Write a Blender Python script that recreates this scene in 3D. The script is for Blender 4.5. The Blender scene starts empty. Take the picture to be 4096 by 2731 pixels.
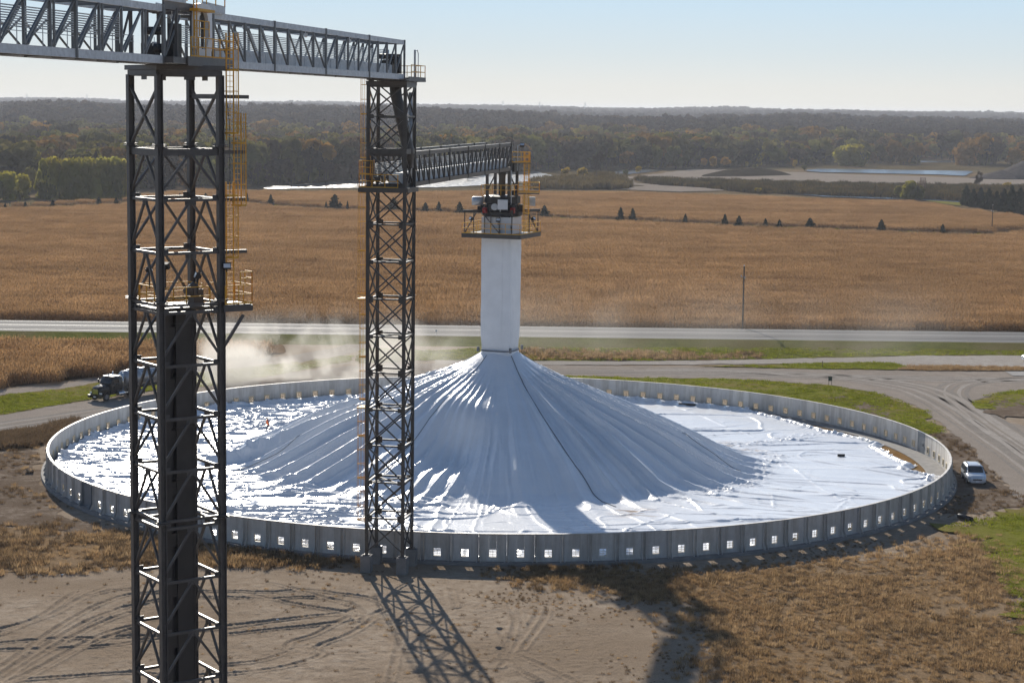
import bpy, math, random
import numpy as np
from mathutils import Vector, Matrix

random.seed(7)
RNG = np.random.default_rng(7)
SC = bpy.context.scene
COL = SC.collection
rad = math.radians

# ------------------------------------------------------------------ scene helpers
def tag(o, label=None, cat=None, group=None, kind=None):
    if label: o['label'] = label
    if cat: o['category'] = cat
    if group: o['group'] = group
    if kind: o['kind'] = kind
    return o

def empty(name, loc=(0, 0, 0), rz=0.0):
    o = bpy.data.objects.new(name, None)
    o.empty_display_size = 0.5
    o.location = loc
    o.rotation_euler = (0, 0, rz)
    COL.objects.link(o)
    return o

def link_mesh(name, me, parent=None, coll=None):
    o = bpy.data.objects.new(name, me)
    (coll or COL).objects.link(o)
    if parent: o.parent = parent
    return o

def np_mesh(name, V, F, mats=(), midx=None, smooth=False):
    """V (n,3) array, F (m,k) array of equal-sized faces."""
    me = bpy.data.meshes.new(name)
    V = np.asarray(V, dtype=np.float32); F = np.asarray(F, dtype=np.int32)
    m, k = F.shape
    me.vertices.add(len(V)); me.vertices.foreach_set('co', V.ravel())
    me.loops.add(m * k); me.loops.foreach_set('vertex_index', F.ravel())
    me.polygons.add(m)
    me.polygons.foreach_set('loop_start', np.arange(0, m * k, k, dtype=np.int32))
    me.polygons.foreach_set('loop_total', np.full(m, k, dtype=np.int32))
    for mt in mats: me.materials.append(mt)
    if midx is not None: me.polygons.foreach_set('material_index', np.asarray(midx, dtype=np.int32))
    if smooth: me.polygons.foreach_set('use_smooth', np.ones(m, dtype=bool))
    me.update(calc_edges=True)
    return me

class MB:
    """collects shapes into ONE mesh"""
    def __init__(self): self.v = []; self.f = []; self.mi = []; self.cur = 0; self.sm = []
    def add(self, vs, fs, smooth=False):
        n = len(self.v)
        self.v.extend([tuple(p) for p in vs])
        for f in fs:
            self.f.append([i + n for i in f]); self.mi.append(self.cur); self.sm.append(smooth)
    def box(self, c, s, rz=0.0):
        x, y, z = s[0] / 2, s[1] / 2, s[2] / 2
        ca, sa = math.cos(rz), math.sin(rz)
        vs = []
        for dz in (-z, z):
            for dx, dy in ((-x, -y), (x, -y), (x, y), (-x, y)):
                vs.append((c[0] + dx * ca - dy * sa, c[1] + dx * sa + dy * ca, c[2] + dz))
        self.add(vs, [(3, 2, 1, 0), (4, 5, 6, 7), (0, 1, 5, 4), (1, 2, 6, 5), (2, 3, 7, 6), (3, 0, 4, 7)])
    def beam(self, p, q, w, h=None, up=(0, 0, 1)):
        h = h or w
        p = Vector(p); q = Vector(q); d = (q - p).normalized(); up = Vector(up)
        if abs(d.dot(up)) > 0.98: up = Vector((0, 1, 0))
        s = d.cross(up).normalized(); u = s.cross(d).normalized()
        vs = []
        for e in (p, q):
            for a, b in ((-1, -1), (1, -1), (1, 1), (-1, 1)):
                vs.append(e + s * (a * w / 2) + u * (b * h / 2))
        self.add(vs, [(3, 2, 1, 0), (4, 5, 6, 7), (0, 1, 5, 4), (1, 2, 6, 5), (2, 3, 7, 6), (3, 0, 4, 7)])
    def hbeam(self, p, q, w, h, t=0.03, up=(0, 1, 0)):
        """wide-flange section: two flanges and a web"""
        p = Vector(p); q = Vector(q); d = (q - p).normalized(); up = Vector(up)
        s = d.cross(up).normalized(); u = s.cross(d).normalized()
        for k in (-1, 1):
            self.beam(p + u * (k * (h - t) / 2), q + u * (k * (h - t) / 2), w, t, up=u)
        self.beam(p, q, t, h - 2 * t, up=u)
    def tube(self, p, q, r, n=8, r2=None, caps=True):
        p = Vector(p); q = Vector(q); d = (q - p).normalized()
        up = Vector((0, 0, 1)) if abs(d.z) < 0.95 else Vector((1, 0, 0))
        s = d.cross(up).normalized(); u = s.cross(d).normalized()
        r2 = r if r2 is None else r2
        vs = []
        for e, rr in ((p, r), (q, r2)):
            for i in range(n):
                a = 2 * math.pi * i / n
                vs.append(e + s * (math.cos(a) * rr) + u * (math.sin(a) * rr))
        self.add(vs, [(i, (i + 1) % n, n + (i + 1) % n, n + i) for i in range(n)], smooth=n > 6)
        if caps:
            m = len(self.v) - 2 * n
            for f in (list(range(n - 1, -1, -1)), list(range(n, 2 * n))):
                self.f.append([i + m for i in f]); self.mi.append(self.cur); self.sm.append(False)
    def path(self, pts, r, n=6):
        for a, b in zip(pts[:-1], pts[1:]): self.tube(a, b, r, n)
    def rings(self, rings, closed=True, cap=True, smooth=True):
        n = len(rings[0]); base = len(self.v)
        vs = [p for rg in rings for p in rg]; fs = []
        for k in range(len(rings) - 1):
            for i in range(n if closed else n - 1):
                j = (i + 1) % n
                fs.append((k * n + i, k * n + j, (k + 1) * n + j, (k + 1) * n + i))
        self.add(vs, fs, smooth)
        if cap and closed:
            for f in (list(range(n - 1, -1, -1)), [(len(rings) - 1) * n + i for i in range(n)]):
                self.f.append([i + base for i in f]); self.mi.append(self.cur); self.sm.append(False)
    def prism(self, poly, z0, z1):
        n = len(poly)
        vs = [(x, y, z0) for x, y in poly] + [(x, y, z1) for x, y in poly]
        fs = [list(range(n - 1, -1, -1)), list(range(n, 2 * n))] + [(i, (i + 1) % n, n + (i + 1) % n, n + i) for i in range(n)]
        self.add(vs, fs)
    def build(self, name, mats, parent=None, coll=None, link=True):
        me = bpy.data.meshes.new(name)
        me.from_pydata(self.v, [], self.f)
        mats = mats if isinstance(mats, (list, tuple)) else [mats]
        for m in mats: me.materials.append(m)
        me.polygons.foreach_set('material_index', self.mi)
        me.polygons.foreach_set('use_smooth', self.sm)
        me.update()
        return link_mesh(name, me, parent, coll) if link else me

def copy_tree(o, parent=None):
    c = o.copy(); COL.objects.link(c); c.parent = parent
    for ch in list(o.children): copy_tree(ch, c)
    return c

# ------------------------------------------------------------------ noise (numpy)
_TAB = np.random.default_rng(3).random((256, 256))
def vn(x, y, seed=0):
    x = np.asarray(x, float) + seed * 17.31; y = np.asarray(y, float) + seed * 41.7
    xi = np.floor(x).astype(int); yi = np.floor(y).astype(int)
    fx = x - xi; fy = y - yi
    fx = fx * fx * fx * (fx * (fx * 6 - 15) + 10); fy = fy * fy * fy * (fy * (fy * 6 - 15) + 10)
    a = _TAB[xi & 255, yi & 255]; b = _TAB[(xi + 1) & 255, yi & 255]
    c = _TAB[xi & 255, (yi + 1) & 255]; d = _TAB[(xi + 1) & 255, (yi + 1) & 255]
    return (a * (1 - fx) + b * fx) * (1 - fy) + (c * (1 - fx) + d * fx) * fy
def fbm(x, y, o=4, seed=0):
    s = 0; a = 0.5; t = 0
    for k in range(o):
        s = s + a * vn(x * 2 ** k, y * 2 ** k, seed + k); t += a; a *= 0.5
    return s / t
def ridge(x, y, seed=0, p=2.0):
    return (1 - np.abs(2 * vn(x, y, seed) - 1)) ** p
def sstep(a, b, x):
    t = np.clip((x - a) / (b - a), 0, 1); return t * t * (3 - 2 * t)
def in_poly(px, py, poly):
    px = np.asarray(px); py = np.asarray(py); ins = np.zeros(px.shape, bool)
    n = len(poly); j = n - 1
    for i in range(n):
        xi, yi = poly[i]; xj, yj = poly[j]
        if yi != yj:
            c = ((yi > py) != (yj > py)) & (px < (xj - xi) * (py - yi) / (yj - yi) + xi)
            ins ^= c
        j = i
    return ins
def seg_dist(px, py, line):
    d = np.full(np.shape(px), 1e9)
    for (ax, ay), (bx, by) in zip(line[:-1], line[1:]):
        vx, vy = bx - ax, by - ay; L2 = vx * vx + vy * vy + 1e-9
        t = np.clip(((px - ax) * vx + (py - ay) * vy) / L2, 0, 1)
        d = np.minimum(d, np.hypot(px - ax - t * vx, py - ay - t * vy))
    return d
def jitter_poly(poly, step, amp, seed=0):
    out = []; s = 0.0
    for (ax, ay), (bx, by) in zip(poly, poly[1:] + poly[:1]):
        L = math.hypot(bx - ax, by - ay); n = max(1, int(L / step))
        nx, ny = -(by - ay) / (L + 1e-9), (bx - ax) / (L + 1e-9)
        for i in range(n):
            t = i / n; q = s + L * t
            o = amp * (float(vn(q / (step * 5), seed * 3.1)) - 0.5 + 0.6 * (float(vn(q / (step * 1.4), seed * 7.7)) - 0.5)) * 1.6
            out.append((ax + (bx - ax) * t + nx * o, ay + (by - ay) * t + ny * o))
        s += L
    return out

# ------------------------------------------------------------------ materials
def nodes_of(name):
    m = bpy.data.materials.new(name); m.use_nodes = True
    nt = m.node_tree; b = nt.nodes['Principled BSDF']
    return m, nt, b
def add(nt, t, **kw):
    n = nt.nodes.new(t)
    for k, v in kw.items():
        if k.startswith('i_'): n.inputs[k[2:].replace('_', ' ')].default_value = v
        else: setattr(n, k, v)
    return n
def ramp(nt, fac, stops):
    r = nt.nodes.new('ShaderNodeValToRGB'); e = r.color_ramp.elements
    while len(e) < len(stops): e.new(0.5)
    for el, (p, c) in zip(e, stops):
        el.position = p; el.color = (c[0], c[1], c[2], 1)
    nt.links.new(fac, r.inputs[0]); return r.outputs[0]
def mixc(nt, fac, a, b, mode='MIX'):
    m = nt.nodes.new('ShaderNodeMix'); m.data_type = 'RGBA'; m.blend_type = mode
    for s, v in ((m.inputs[0], fac), (m.inputs[6], a), (m.inputs[7], b)):
        if hasattr(v, 'links'): nt.links.new(v, s)
        elif isinstance(v, (int, float)): s.default_value = v
        else: s.default_value = (v[0], v[1], v[2], 1)
    return m.outputs[2]
def tex(nt, scale, detail=4, rough=0.55, coord='Object', sv=(1, 1, 1), dist=0.0):
    c = nt.nodes.new('ShaderNodeTexCoord'); mp = nt.nodes.new('ShaderNodeMapping')
    mp.inputs['Scale'].default_value = sv
    if coord == 'World':
        g = nt.nodes.new('ShaderNodeNewGeometry'); nt.links.new(g.outputs['Position'], mp.inputs[0])
    else: nt.links.new(c.outputs[coord], mp.inputs[0])
    n = nt.nodes.new('ShaderNodeTexNoise')
    n.inputs['Scale'].default_value = scale; n.inputs['Detail'].default_value = detail
    n.inputs['Roughness'].default_value = rough; n.inputs['Distortion'].default_value = dist
    nt.links.new(mp.outputs[0], n.inputs['Vector']); return n.outputs['Fac']
def bump(nt, b, h, strength=0.4, dist=0.1):
    n = nt.nodes.new('ShaderNodeBump'); n.inputs['Strength'].default_value = strength
    n.inputs['Distance'].default_value = dist
    nt.links.new(h, n.inputs['Height']); nt.links.new(n.outputs[0], b.inputs['Normal'])
def solid(name, c, rough=0.5, metal=0.0, var=0.15, scale=3.0, spec=0.5, bmp=0.0):
    """painted / metal surface with slight weathering"""
    m, nt, b = nodes_of(name)
    f = tex(nt, scale, 5, 0.6)
    lo = tuple(v * (1 - var) for v in c); hi = tuple(min(1, v * (1 + var)) for v in c)
    nt.links.new(ramp(nt, f, [(0.3, lo), (0.7, hi)]), b.inputs['Base Color'])
    r = nt.nodes.new('ShaderNodeMapRange'); r.inputs[3].default_value = max(0.02, rough - 0.08); r.inputs[4].default_value = min(1, rough + 0.1)
    nt.links.new(tex(nt, scale * 2.3, 3), r.inputs[0]); nt.links.new(r.outputs[0], b.inputs['Roughness'])
    b.inputs['Metallic'].default_value = metal
    b.inputs['Specular IOR Level'].default_value = spec
    if bmp: bump(nt, b, tex(nt, scale * 4, 4), bmp, 0.02)
    return m
def soil(name, cols, s_big, s_mid, s_fine, rough=0.95, bstr=0.6, bdist=0.08, sv=(1, 1, 1), spec=0.0):
    """three-scale ground: cols = (dark, mid, light, accent)"""
    m, nt, b = nodes_of(name)
    big = tex(nt, s_big, 5, 0.6, 'World', sv); mid = tex(nt, s_mid, 6, 0.65, 'World', sv, 0.4); fine = tex(nt, s_fine, 3, 0.7, 'World')
    base = ramp(nt, mid, [(0.28, cols[0]), (0.5, cols[1]), (0.74, cols[2])])
    f2 = ramp(nt, big, [(0.42, (0, 0, 0)), (0.62, (1, 1, 1))])
    base = mixc(nt, f2, base, cols[3])
    spk = ramp(nt, fine, [(0.3, (0.72, 0.72, 0.72)), (0.7, (1.25, 1.25, 1.25))])
    base = mixc(nt, 0.8, base, spk, 'MULTIPLY')
    nt.links.new(base, b.inputs['Base Color']); b.inputs['Roughness'].default_value = rough
    b.inputs['Specular IOR Level'].default_value = spec
    mx = nt.nodes.new('ShaderNodeMath'); mx.operation = 'ADD'
    nt.links.new(mid, mx.inputs[0]); nt.links.new(fine, mx.inputs[1])
    if bstr: bump(nt, b, mx.outputs[0], bstr, bdist)
    return m
def leafy(name, cols, trans=0.35, scale=0.6, patch=0.035):
    """thin leaf: diffuse + translucent, colour varied per instance and in clumps"""
    m = bpy.data.materials.new(name); m.use_nodes = True; nt = m.node_tree
    nt.nodes.clear()
    o = nt.nodes.new('ShaderNodeOutputMaterial')
    oi = nt.nodes.new('ShaderNodeObjectInfo')
    n = len(cols)
    c1 = ramp(nt, oi.outputs['Random'], [(i / max(1, n - 1), c) for i, c in enumerate(cols)])
    f = tex(nt, scale, 3, 0.6)
    k = ramp(nt, f, [(0.3, (0.62, 0.62, 0.62)), (0.7, (1.35, 1.3, 1.2))])
    k = mixc(nt, 1.0, k, ramp(nt, tex(nt, patch, 4, 0.6, 'World', (0.5, 1, 1)), [(0.35, (0.80, 0.79, 0.78)), (0.65, (1.14, 1.15, 1.16))]), 'MULTIPLY')
    c = mixc(nt, 1.0, c1, k, 'MULTIPLY')
    d = nt.nodes.new('ShaderNodeBsdfDiffuse'); t = nt.nodes.new('ShaderNodeBsdfTranslucent'); mx = nt.nodes.new('ShaderNodeMixShader')
    mx.inputs[0].default_value = trans
    nt.links.new(c, d.inputs[0]); nt.links.new(c, t.inputs[0])
    nt.links.new(d.outputs[0], mx.inputs[1]); nt.links.new(t.outputs[0], mx.inputs[2]); nt.links.new(mx.outputs[0], o.inputs[0])
    return m

M = {}
M['dark_steel'] = solid('dark_steel', (0.092, 0.087, 0.084), 0.46, 0.0, 0.2, 1.5, 0.5)
M['mid_steel'] = solid('mid_steel', (0.064, 0.060, 0.057), 0.36, 0.0, 0.25, 1.5, 0.5)
M['galv'] = solid('galvanised_steel', (0.50, 0.53, 0.56), 0.38, 0.35, 0.18, 4.0)
M['galv_dull'] = solid('dull_galvanised', (0.62, 0.65, 0.67), 0.5, 0.1, 0.18, 3.0)
M['gallery'] = solid('gallery_steel', (0.15, 0.16, 0.165), 0.45, 0.0, 0.2, 1.5)
M['yellow'] = solid('yellow_paint', (0.74, 0.39, 0.035), 0.6, 0.0, 0.12, 4.0)
M['white_paint'] = solid('white_paint', (0.74, 0.76, 0.78), 0.35, 0.0, 0.06, 2.0)
M['red_paint'] = solid('red_paint', (0.30, 0.018, 0.02), 0.35, 0.0, 0.15, 3.0)
M['black'] = solid('black_housing', (0.015, 0.015, 0.017), 0.4, 0.0, 0.3, 5.0)
M['rubber'] = solid('rubber', (0.02, 0.02, 0.021), 0.8, 0.0, 0.3, 6.0)
M['concrete'] = solid('concrete', (0.22, 0.21, 0.20), 0.9, 0.0, 0.2, 1.2, 0.3, 0.3)
M['panel'] = solid('wall_panel_grey', (0.60, 0.575, 0.54), 0.55, 0.1, 0.1, 0.9, 0.4)
_m = M['panel']; _nt = _m.node_tree; _b = _nt.nodes['Principled BSDF']; _c = _b.inputs['Base Color'].links[0].from_socket
_oi = _nt.nodes.new('ShaderNodeObjectInfo')
_v = ramp(_nt, _oi.outputs['Random'], [(0, (0.86, 0.86, 0.87)), (1, (1.08, 1.07, 1.05))])
_st = ramp(_nt, tex(_nt, 1.6, 5, 0.65, 'World', (1, 1, 0.10)), [(0.38, (0.80, 0.78, 0.75)), (0.58, (1.04, 1.04, 1.04))])
_nt.links.new(mixc(_nt, 1.0, mixc(_nt, 1.0, _c, _v, 'MULTIPLY'), _st, 'MULTIPLY'), _b.inputs['Base Color'])
M['panel_dark'] = solid('wall_panel_dark', (0.17, 0.19, 0.21), 0.5, 0.1, 0.12, 1.2, 0.4)
M['vent'] = solid('vent_lattice', (0.62, 0.52, 0.34), 0.6, 0.0, 0.1, 5.0)
M['lens'] = solid('lamp_glass', (0.8, 0.82, 0.84), 0.08, 0.0, 0.03, 3.0, 0.9)
M['chrome'] = solid('polished_metal', (0.62, 0.64, 0.67), 0.16, 1.0, 0.05, 1.0)
M['tank'] = solid('brushed_aluminium', (0.36, 0.37, 0.39), 0.38, 0.75, 0.08, 0.8)
M['car_white'] = solid('white_car_paint', (0.72, 0.74, 0.77), 0.18, 0.0, 0.03, 1.0, 0.6)
M['car_silver'] = solid('silver_car_paint', (0.66, 0.69, 0.73), 0.2, 0.25, 0.04, 1.0, 0.6)
M['truck_black'] = solid('black_truck_paint', (0.008, 0.010, 0.014), 0.24, 0.0, 0.2, 1.0, 0.35)
M['glass'] = solid('dark_glass', (0.012, 0.016, 0.02), 0.06, 0.0, 0.2, 1.0, 0.9)
M['wood'] = solid('weathered_pole', (0.085, 0.066, 0.05), 0.85, 0.0, 0.3, 3.0, 0.2, 0.3)
M['rust'] = solid('rusty_steel', (0.16, 0.06, 0.04), 0.7, 0.0, 0.3, 2.0)
M['wrap'] = solid('white_wrap', (0.84, 0.85, 0.86), 0.42, 0.0, 0.05, 0.7, 0.4, 0.25)
M['strap'] = solid('dark_strap', (0.17, 0.175, 0.185), 0.7, 0.0, 0.25, 3.0)
M['bark'] = solid('bark', (0.07, 0.055, 0.045), 0.9, 0.0, 0.3, 2.0, 0.2)
M['skin'] = solid('skin', (0.45, 0.27, 0.2), 0.5, 0.0, 0.05, 8.0)
M['vest'] = solid('orange_vest', (0.85, 0.16, 0.03), 0.7, 0.0, 0.1, 6.0)
M['denim'] = solid('dark_trousers', (0.05, 0.055, 0.075), 0.85, 0.0, 0.2, 8.0)
M['hardhat'] = solid('helmet', (0.12, 0.10, 0.09), 0.35, 0.0, 0.1, 6.0)
REG = {
'field_left': [(-86.5,306.8),(-82.6,307.8),(-64.5,307.1),(-43.9,307.0),(-36.4,306.5),(-36.5,300.6),(-39.0,297.3),(-38.8,282.9),(-44.0,275.3),(-50.0,267.6),(-57.4,262.4),(-67.2,249.7),(-69.8,246.7)],
'lane': [(-70.5,249.4),(-66.8,248.5),(-61.6,252.8),(-56.8,259.7),(-49.6,265.6),(-41.5,277.3),(-33.8,286.8),(-27.5,296.5),(-25.4,303.9),(-25.2,310.8),(-23.4,311.0),(-22.8,302.1),(-23.6,294.0),(-25.5,288.0),(-30.7,280.1),(-39.0,272.4),(-48.8,261.3),(-55.9,255.6),(-60.6,248.6),(-65.6,243.7),(-68.5,242.3)],
'green_left': [(-68.2,241.2),(-65.4,243.1),(-60.5,248.2),(-55.8,255.2),(-48.7,260.7),(-38.9,271.7),(-30.6,279.4),(-24.4,288.1),(-23.9,282.6),(-33.4,264.7),(-38.7,255.7),(-46.7,249.8),(-53.3,240.9),(-57.3,234.7),(-61.5,228.5),(-63.3,223.5)],
'gravel_road': [(-63.8,225.4),(-61.6,228.8),(-57.4,235.1),(-53.4,241.2),(-46.8,250.4),(-39.1,257.9),(-33.5,265.5),(-23.4,276.5),(-11.2,280.3),(-1.6,280.7),(5.6,279.7),(23.4,280.3),(35.2,279.9),(47.0,279.3),(61.6,278.5),(75.3,279.8),(79.5,279.6),(74.8,262.4),(70.0,260.0),(65.6,256.7),(62.9,253.7),(59.8,247.5),(59.2,240.6),(60.5,234.2),(62.1,229.7),(64.8,226.7),(52.6,182.9),(49.9,183.5),(50.6,192.3),(51.0,202.6),(51.8,212.0),(52.0,221.5),(52.4,234.4),(52.6,241.3),(51.4,249.6),(49.8,255.2),(44.2,262.6),(33.7,267.2),(19.6,268.5),(5.4,268.8),(-1.6,270.5),(-10.7,267.8),(-21.2,264.2),(-30.5,258.7),(-38.0,250.6),(-41.4,248.2),(-47.6,236.8),(-50.7,226.3),(-54.1,221.7),(-58.2,216.2),(-60.4,213.2)],
'side_lane': [(-11.4,283.7),(-3.3,283.8),(5.7,284.7),(20.9,286.0),(36.4,289.1),(52.4,293.6),(65.6,296.9),(80.1,298.4),(85.0,299.1),(80.8,283.9),(76.4,284.4),(65.8,284.2),(59.0,283.1),(57.2,287.7),(48.2,286.6),(35.8,284.2),(20.6,281.6),(5.6,280.2),(-3.3,279.7),(-11.2,279.8)],
'wedge_green': [(26.4,280.6),(35.6,282.6),(43.5,285.4),(48.2,286.5),(57.2,287.6),(59.0,282.9),(55.9,279.7),(47.0,279.5),(35.2,279.9)],
'dry_strip': [(59.2,283.4),(65.8,284.2),(76.4,284.1),(75.4,280.3),(61.7,279.0),(56.5,279.6)],
'slab': [(72.3,279.1),(76.6,279.5),(75.2,274.5),(72.2,274.4)],
'verge_far': [(-23.4,297.0),(-11.8,295.0),(-3.5,299.2),(6.0,299.7),(38.1,303.6),(82.2,306.1),(86.7,305.2),(85.0,299.1),(80.2,298.6),(65.6,297.1),(52.5,293.8),(36.4,289.4),(20.9,286.2),(5.7,284.9),(-3.3,284.0),(-11.4,283.7),(-22.1,279.7)],
'weeds_far': [(-0.4,296.5),(15.4,297.4),(27.8,295.5),(38.7,295.6),(38.1,290.7),(27.1,287.7),(5.7,285.6),(-0.3,285.0)],
'verge_ring': [(-10.7,266.9),(-1.5,269.1),(5.4,268.6),(19.6,268.1),(33.6,266.7),(44.2,262.0),(49.7,254.6),(51.3,247.9),(52.4,240.7),(51.8,234.3),(51.5,227.3),(51.2,224.4),(49.4,223.1),(49.4,224.9),(47.8,217.4),(46.2,226.5),(42.5,236.3),(36.6,246.7),(28.0,255.8),(22.2,258.0),(13.5,262.3),(6.2,263.3),(-10.5,262.6)],
'mud_patch': [(41.8,250.2),(43.7,252.5),(44.6,248.7),(46.9,244.1),(47.6,234.5),(46.4,232.1),(45.0,236.6),(43.9,244.7)],
'island': [(60.2,247.6),(61.4,250.8),(63.8,255.2),(67.4,258.3),(70.0,260.0),(74.8,262.4),(69.1,242.0),(66.4,246.4),(63.6,243.5),(61.9,242.5),(61.5,243.4),(60.4,243.2)],
'island_mud': [(62.1,246.0),(63.9,248.8),(66.6,251.7),(68.1,252.8),(72.2,253.4),(67.1,235.0),(63.5,235.3),(62.6,236.4),(61.0,235.1),(60.5,239.5)],
'green_right': [(39.4,171.7),(43.6,175.3),(46.0,176.5),(52.1,180.8),(38.3,131.3),(37.8,135.6),(37.8,140.5),(38.9,145.1),(40.0,153.0),(41.3,161.7),(41.2,166.8),(40.3,169.0)],
'dry_right': [(0.4,153.5),(3.8,154.8),(6.9,154.2),(9.4,153.2),(12.8,152.2),(19.3,153.7),(25.2,156.8),(32.3,159.5),(37.6,163.2),(40.8,165.9),(41.1,161.3),(39.9,152.6),(38.7,144.8),(37.5,140.2),(37.5,133.3),(35.1,121.6),(15.4,120.8),(14.6,126.7),(14.5,133.3),(14.8,139.4),(14.3,145.2),(10.3,145.0),(8.0,147.0),(3.7,149.2),(1.1,150.5)],
'dry_left': [(-47.7,168.0),(-45.0,166.5),(-38.6,164.5),(-33.3,164.8),(-29.3,162.4),(-24.1,161.4),(-18.4,157.6),(-13.3,156.1),(-13.2,154.5),(-18.1,154.6),(-23.3,154.0),(-27.8,154.4),(-31.0,153.0),(-35.4,151.0),(-40.7,150.2),(-42.6,149.8)],
'weeds_left': [(-60.2,212.6),(-58.0,215.4),(-53.9,220.6),(-51.4,226.0),(-50.4,219.2),(-51.2,211.6),(-51.7,207.5),(-55.3,205.3),(-57.2,201.9)],
'dirt_left': [(-57.2,201.9),(-52.4,204.9),(-51.3,209.0),(-47.8,193.9),(-45.2,182.8),(-39.2,171.3),(-33.2,165.3),(-32.9,163.6),(-47.5,167.1)],
'dirt_right': [(51.2,224.0),(49.4,222.9),(49.7,219.2),(49.2,212.4),(48.1,205.4),(46.0,197.5),(43.4,188.1),(40.2,178.1),(44.4,178.3),(53.2,185.0),(50.6,192.3),(51.0,202.6),(51.8,212.0),(52.0,221.5)],
'river': [(-114.8,875.0),(-99.4,914.9),(-89.8,945.0),(-74.5,973.0),(-52.1,998.7),(-33.4,1050.2),(-19.8,1082.8),(-4.3,1110.5),(12.6,1139.8),(19.6,1069.6),(13.3,997.3),(-4.4,946.1),(-24.8,908.4),(-36.5,894.8),(-67.4,880.3),(-93.7,862.7),(-108.2,853.7)],
'river_arm': [(52.8,1087.9),(60.5,1161.6),(70.6,1191.4),(82.9,1209.8),(95.7,1206.9),(88.0,1172.4),(75.4,1147.6),(67.2,1120.6),(56.2,1078.2)],
'pond': [(182.0,1211.8),(196.6,1259.1),(222.0,1261.7),(258.6,1257.1),(298.0,1257.5),(270.1,1156.2),(259.3,1175.2),(226.2,1184.7),(192.2,1192.5)],
'ditch_water': [(119.0,886.7),(126.3,891.9),(138.7,858.7),(166.5,848.2),(184.2,832.8),(191.8,824.6),(188.4,809.6),(181.6,821.1),(163.6,833.3),(137.2,849.0),(123.7,873.4)],
'back_water': [(311.1,1499.0),(369.4,1534.5),(371.1,1513.6),(356.4,1480.7),(303.3,1461.6)],
'flats': [(65.7,1081.6),(86.1,1146.8),(111.5,1218.7),(127.0,1225.0),(138.8,1213.5),(154.0,1195.8),(182.9,1189.2),(189.5,1175.8),(241.1,1144.0),(293.2,1109.0),(313.4,1098.5),(277.4,971.7),(259.6,981.2),(232.7,986.9),(194.8,980.8),(160.0,991.4),(154.5,1002.9),(130.6,1013.4),(102.5,1022.9),(81.8,1039.3),(58.4,1047.3)],
'flats_path': [(58.2,1043.1),(62.6,972.6),(81.2,944.4),(95.9,917.0),(98.0,899.3),(75.8,880.9),(51.6,900.3),(61.0,925.0),(59.5,989.6)],
'scrub': [(10.3,973.1),(28.9,1013.0),(50.2,1065.2),(57.5,1030.8),(57.0,936.7),(51.9,906.5),(25.6,895.4),(9.5,893.4)],
'bank': [(64.8,1029.4),(96.9,1002.1),(152.2,987.8),(158.3,981.1),(193.5,974.5),(231.2,980.5),(258.0,974.9),(275.6,965.5),(223.3,781.1),(219.3,827.8),(191.6,823.7),(184.8,835.6),(166.9,850.1),(139.3,862.6),(134.1,869.8),(107.6,883.2),(99.2,910.3),(81.9,953.0),(69.2,966.0)],
'near_far_field': [(-190.0,676.7),(-183.6,687.3),(-167.9,700.6),(-150.4,727.9),(-134.7,775.2),(-114.9,769.4),(-92.2,729.9),(-65.7,707.9),(-32.2,701.0),(10.7,674.1),(40.8,659.7),(75.0,639.8),(118.6,618.9),(137.1,613.9),(152.1,612.6),(184.3,656.0)],
'far_field_back': [(-156.4,766.5),(-152.2,826.8),(-141.1,863.3),(-107.8,855.0),(-69.9,866.7),(9.5,887.4),(51.2,892.6),(88.1,877.4),(111.8,866.1),(137.2,849.0),(164.7,838.8),(176.0,833.2),(179.4,792.9),(181.1,778.0),(188.6,750.8),(191.3,721.1),(198.3,706.3)],
'grass_far': [(174.8,831.1),(181.8,822.0),(188.8,811.4),(182.0,782.0),(179.4,792.9),(177.8,812.5)],
'grass_path_r': [(152.2,613.0),(163.6,637.4),(174.0,655.4),(194.2,691.6),(169.6,603.4),(161.5,607.8),(156.4,609.1)],
}
TARP_EDGE = [(30.0, 236.6), (33.6, 230.5), (35.0, 227.7), (36.3, 224.8), (37.9, 221.9), (39.3, 219.8), (40.8, 216.9), (42.2, 214.1), (41.2, 212.1), (41.6, 209.3), (42.0, 207.0), (42.6, 203.5), (43.2, 201.4), (41.7, 198.6), (43.0, 196.8), (44.4, 195.0), (43.3, 192.4)]
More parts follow.
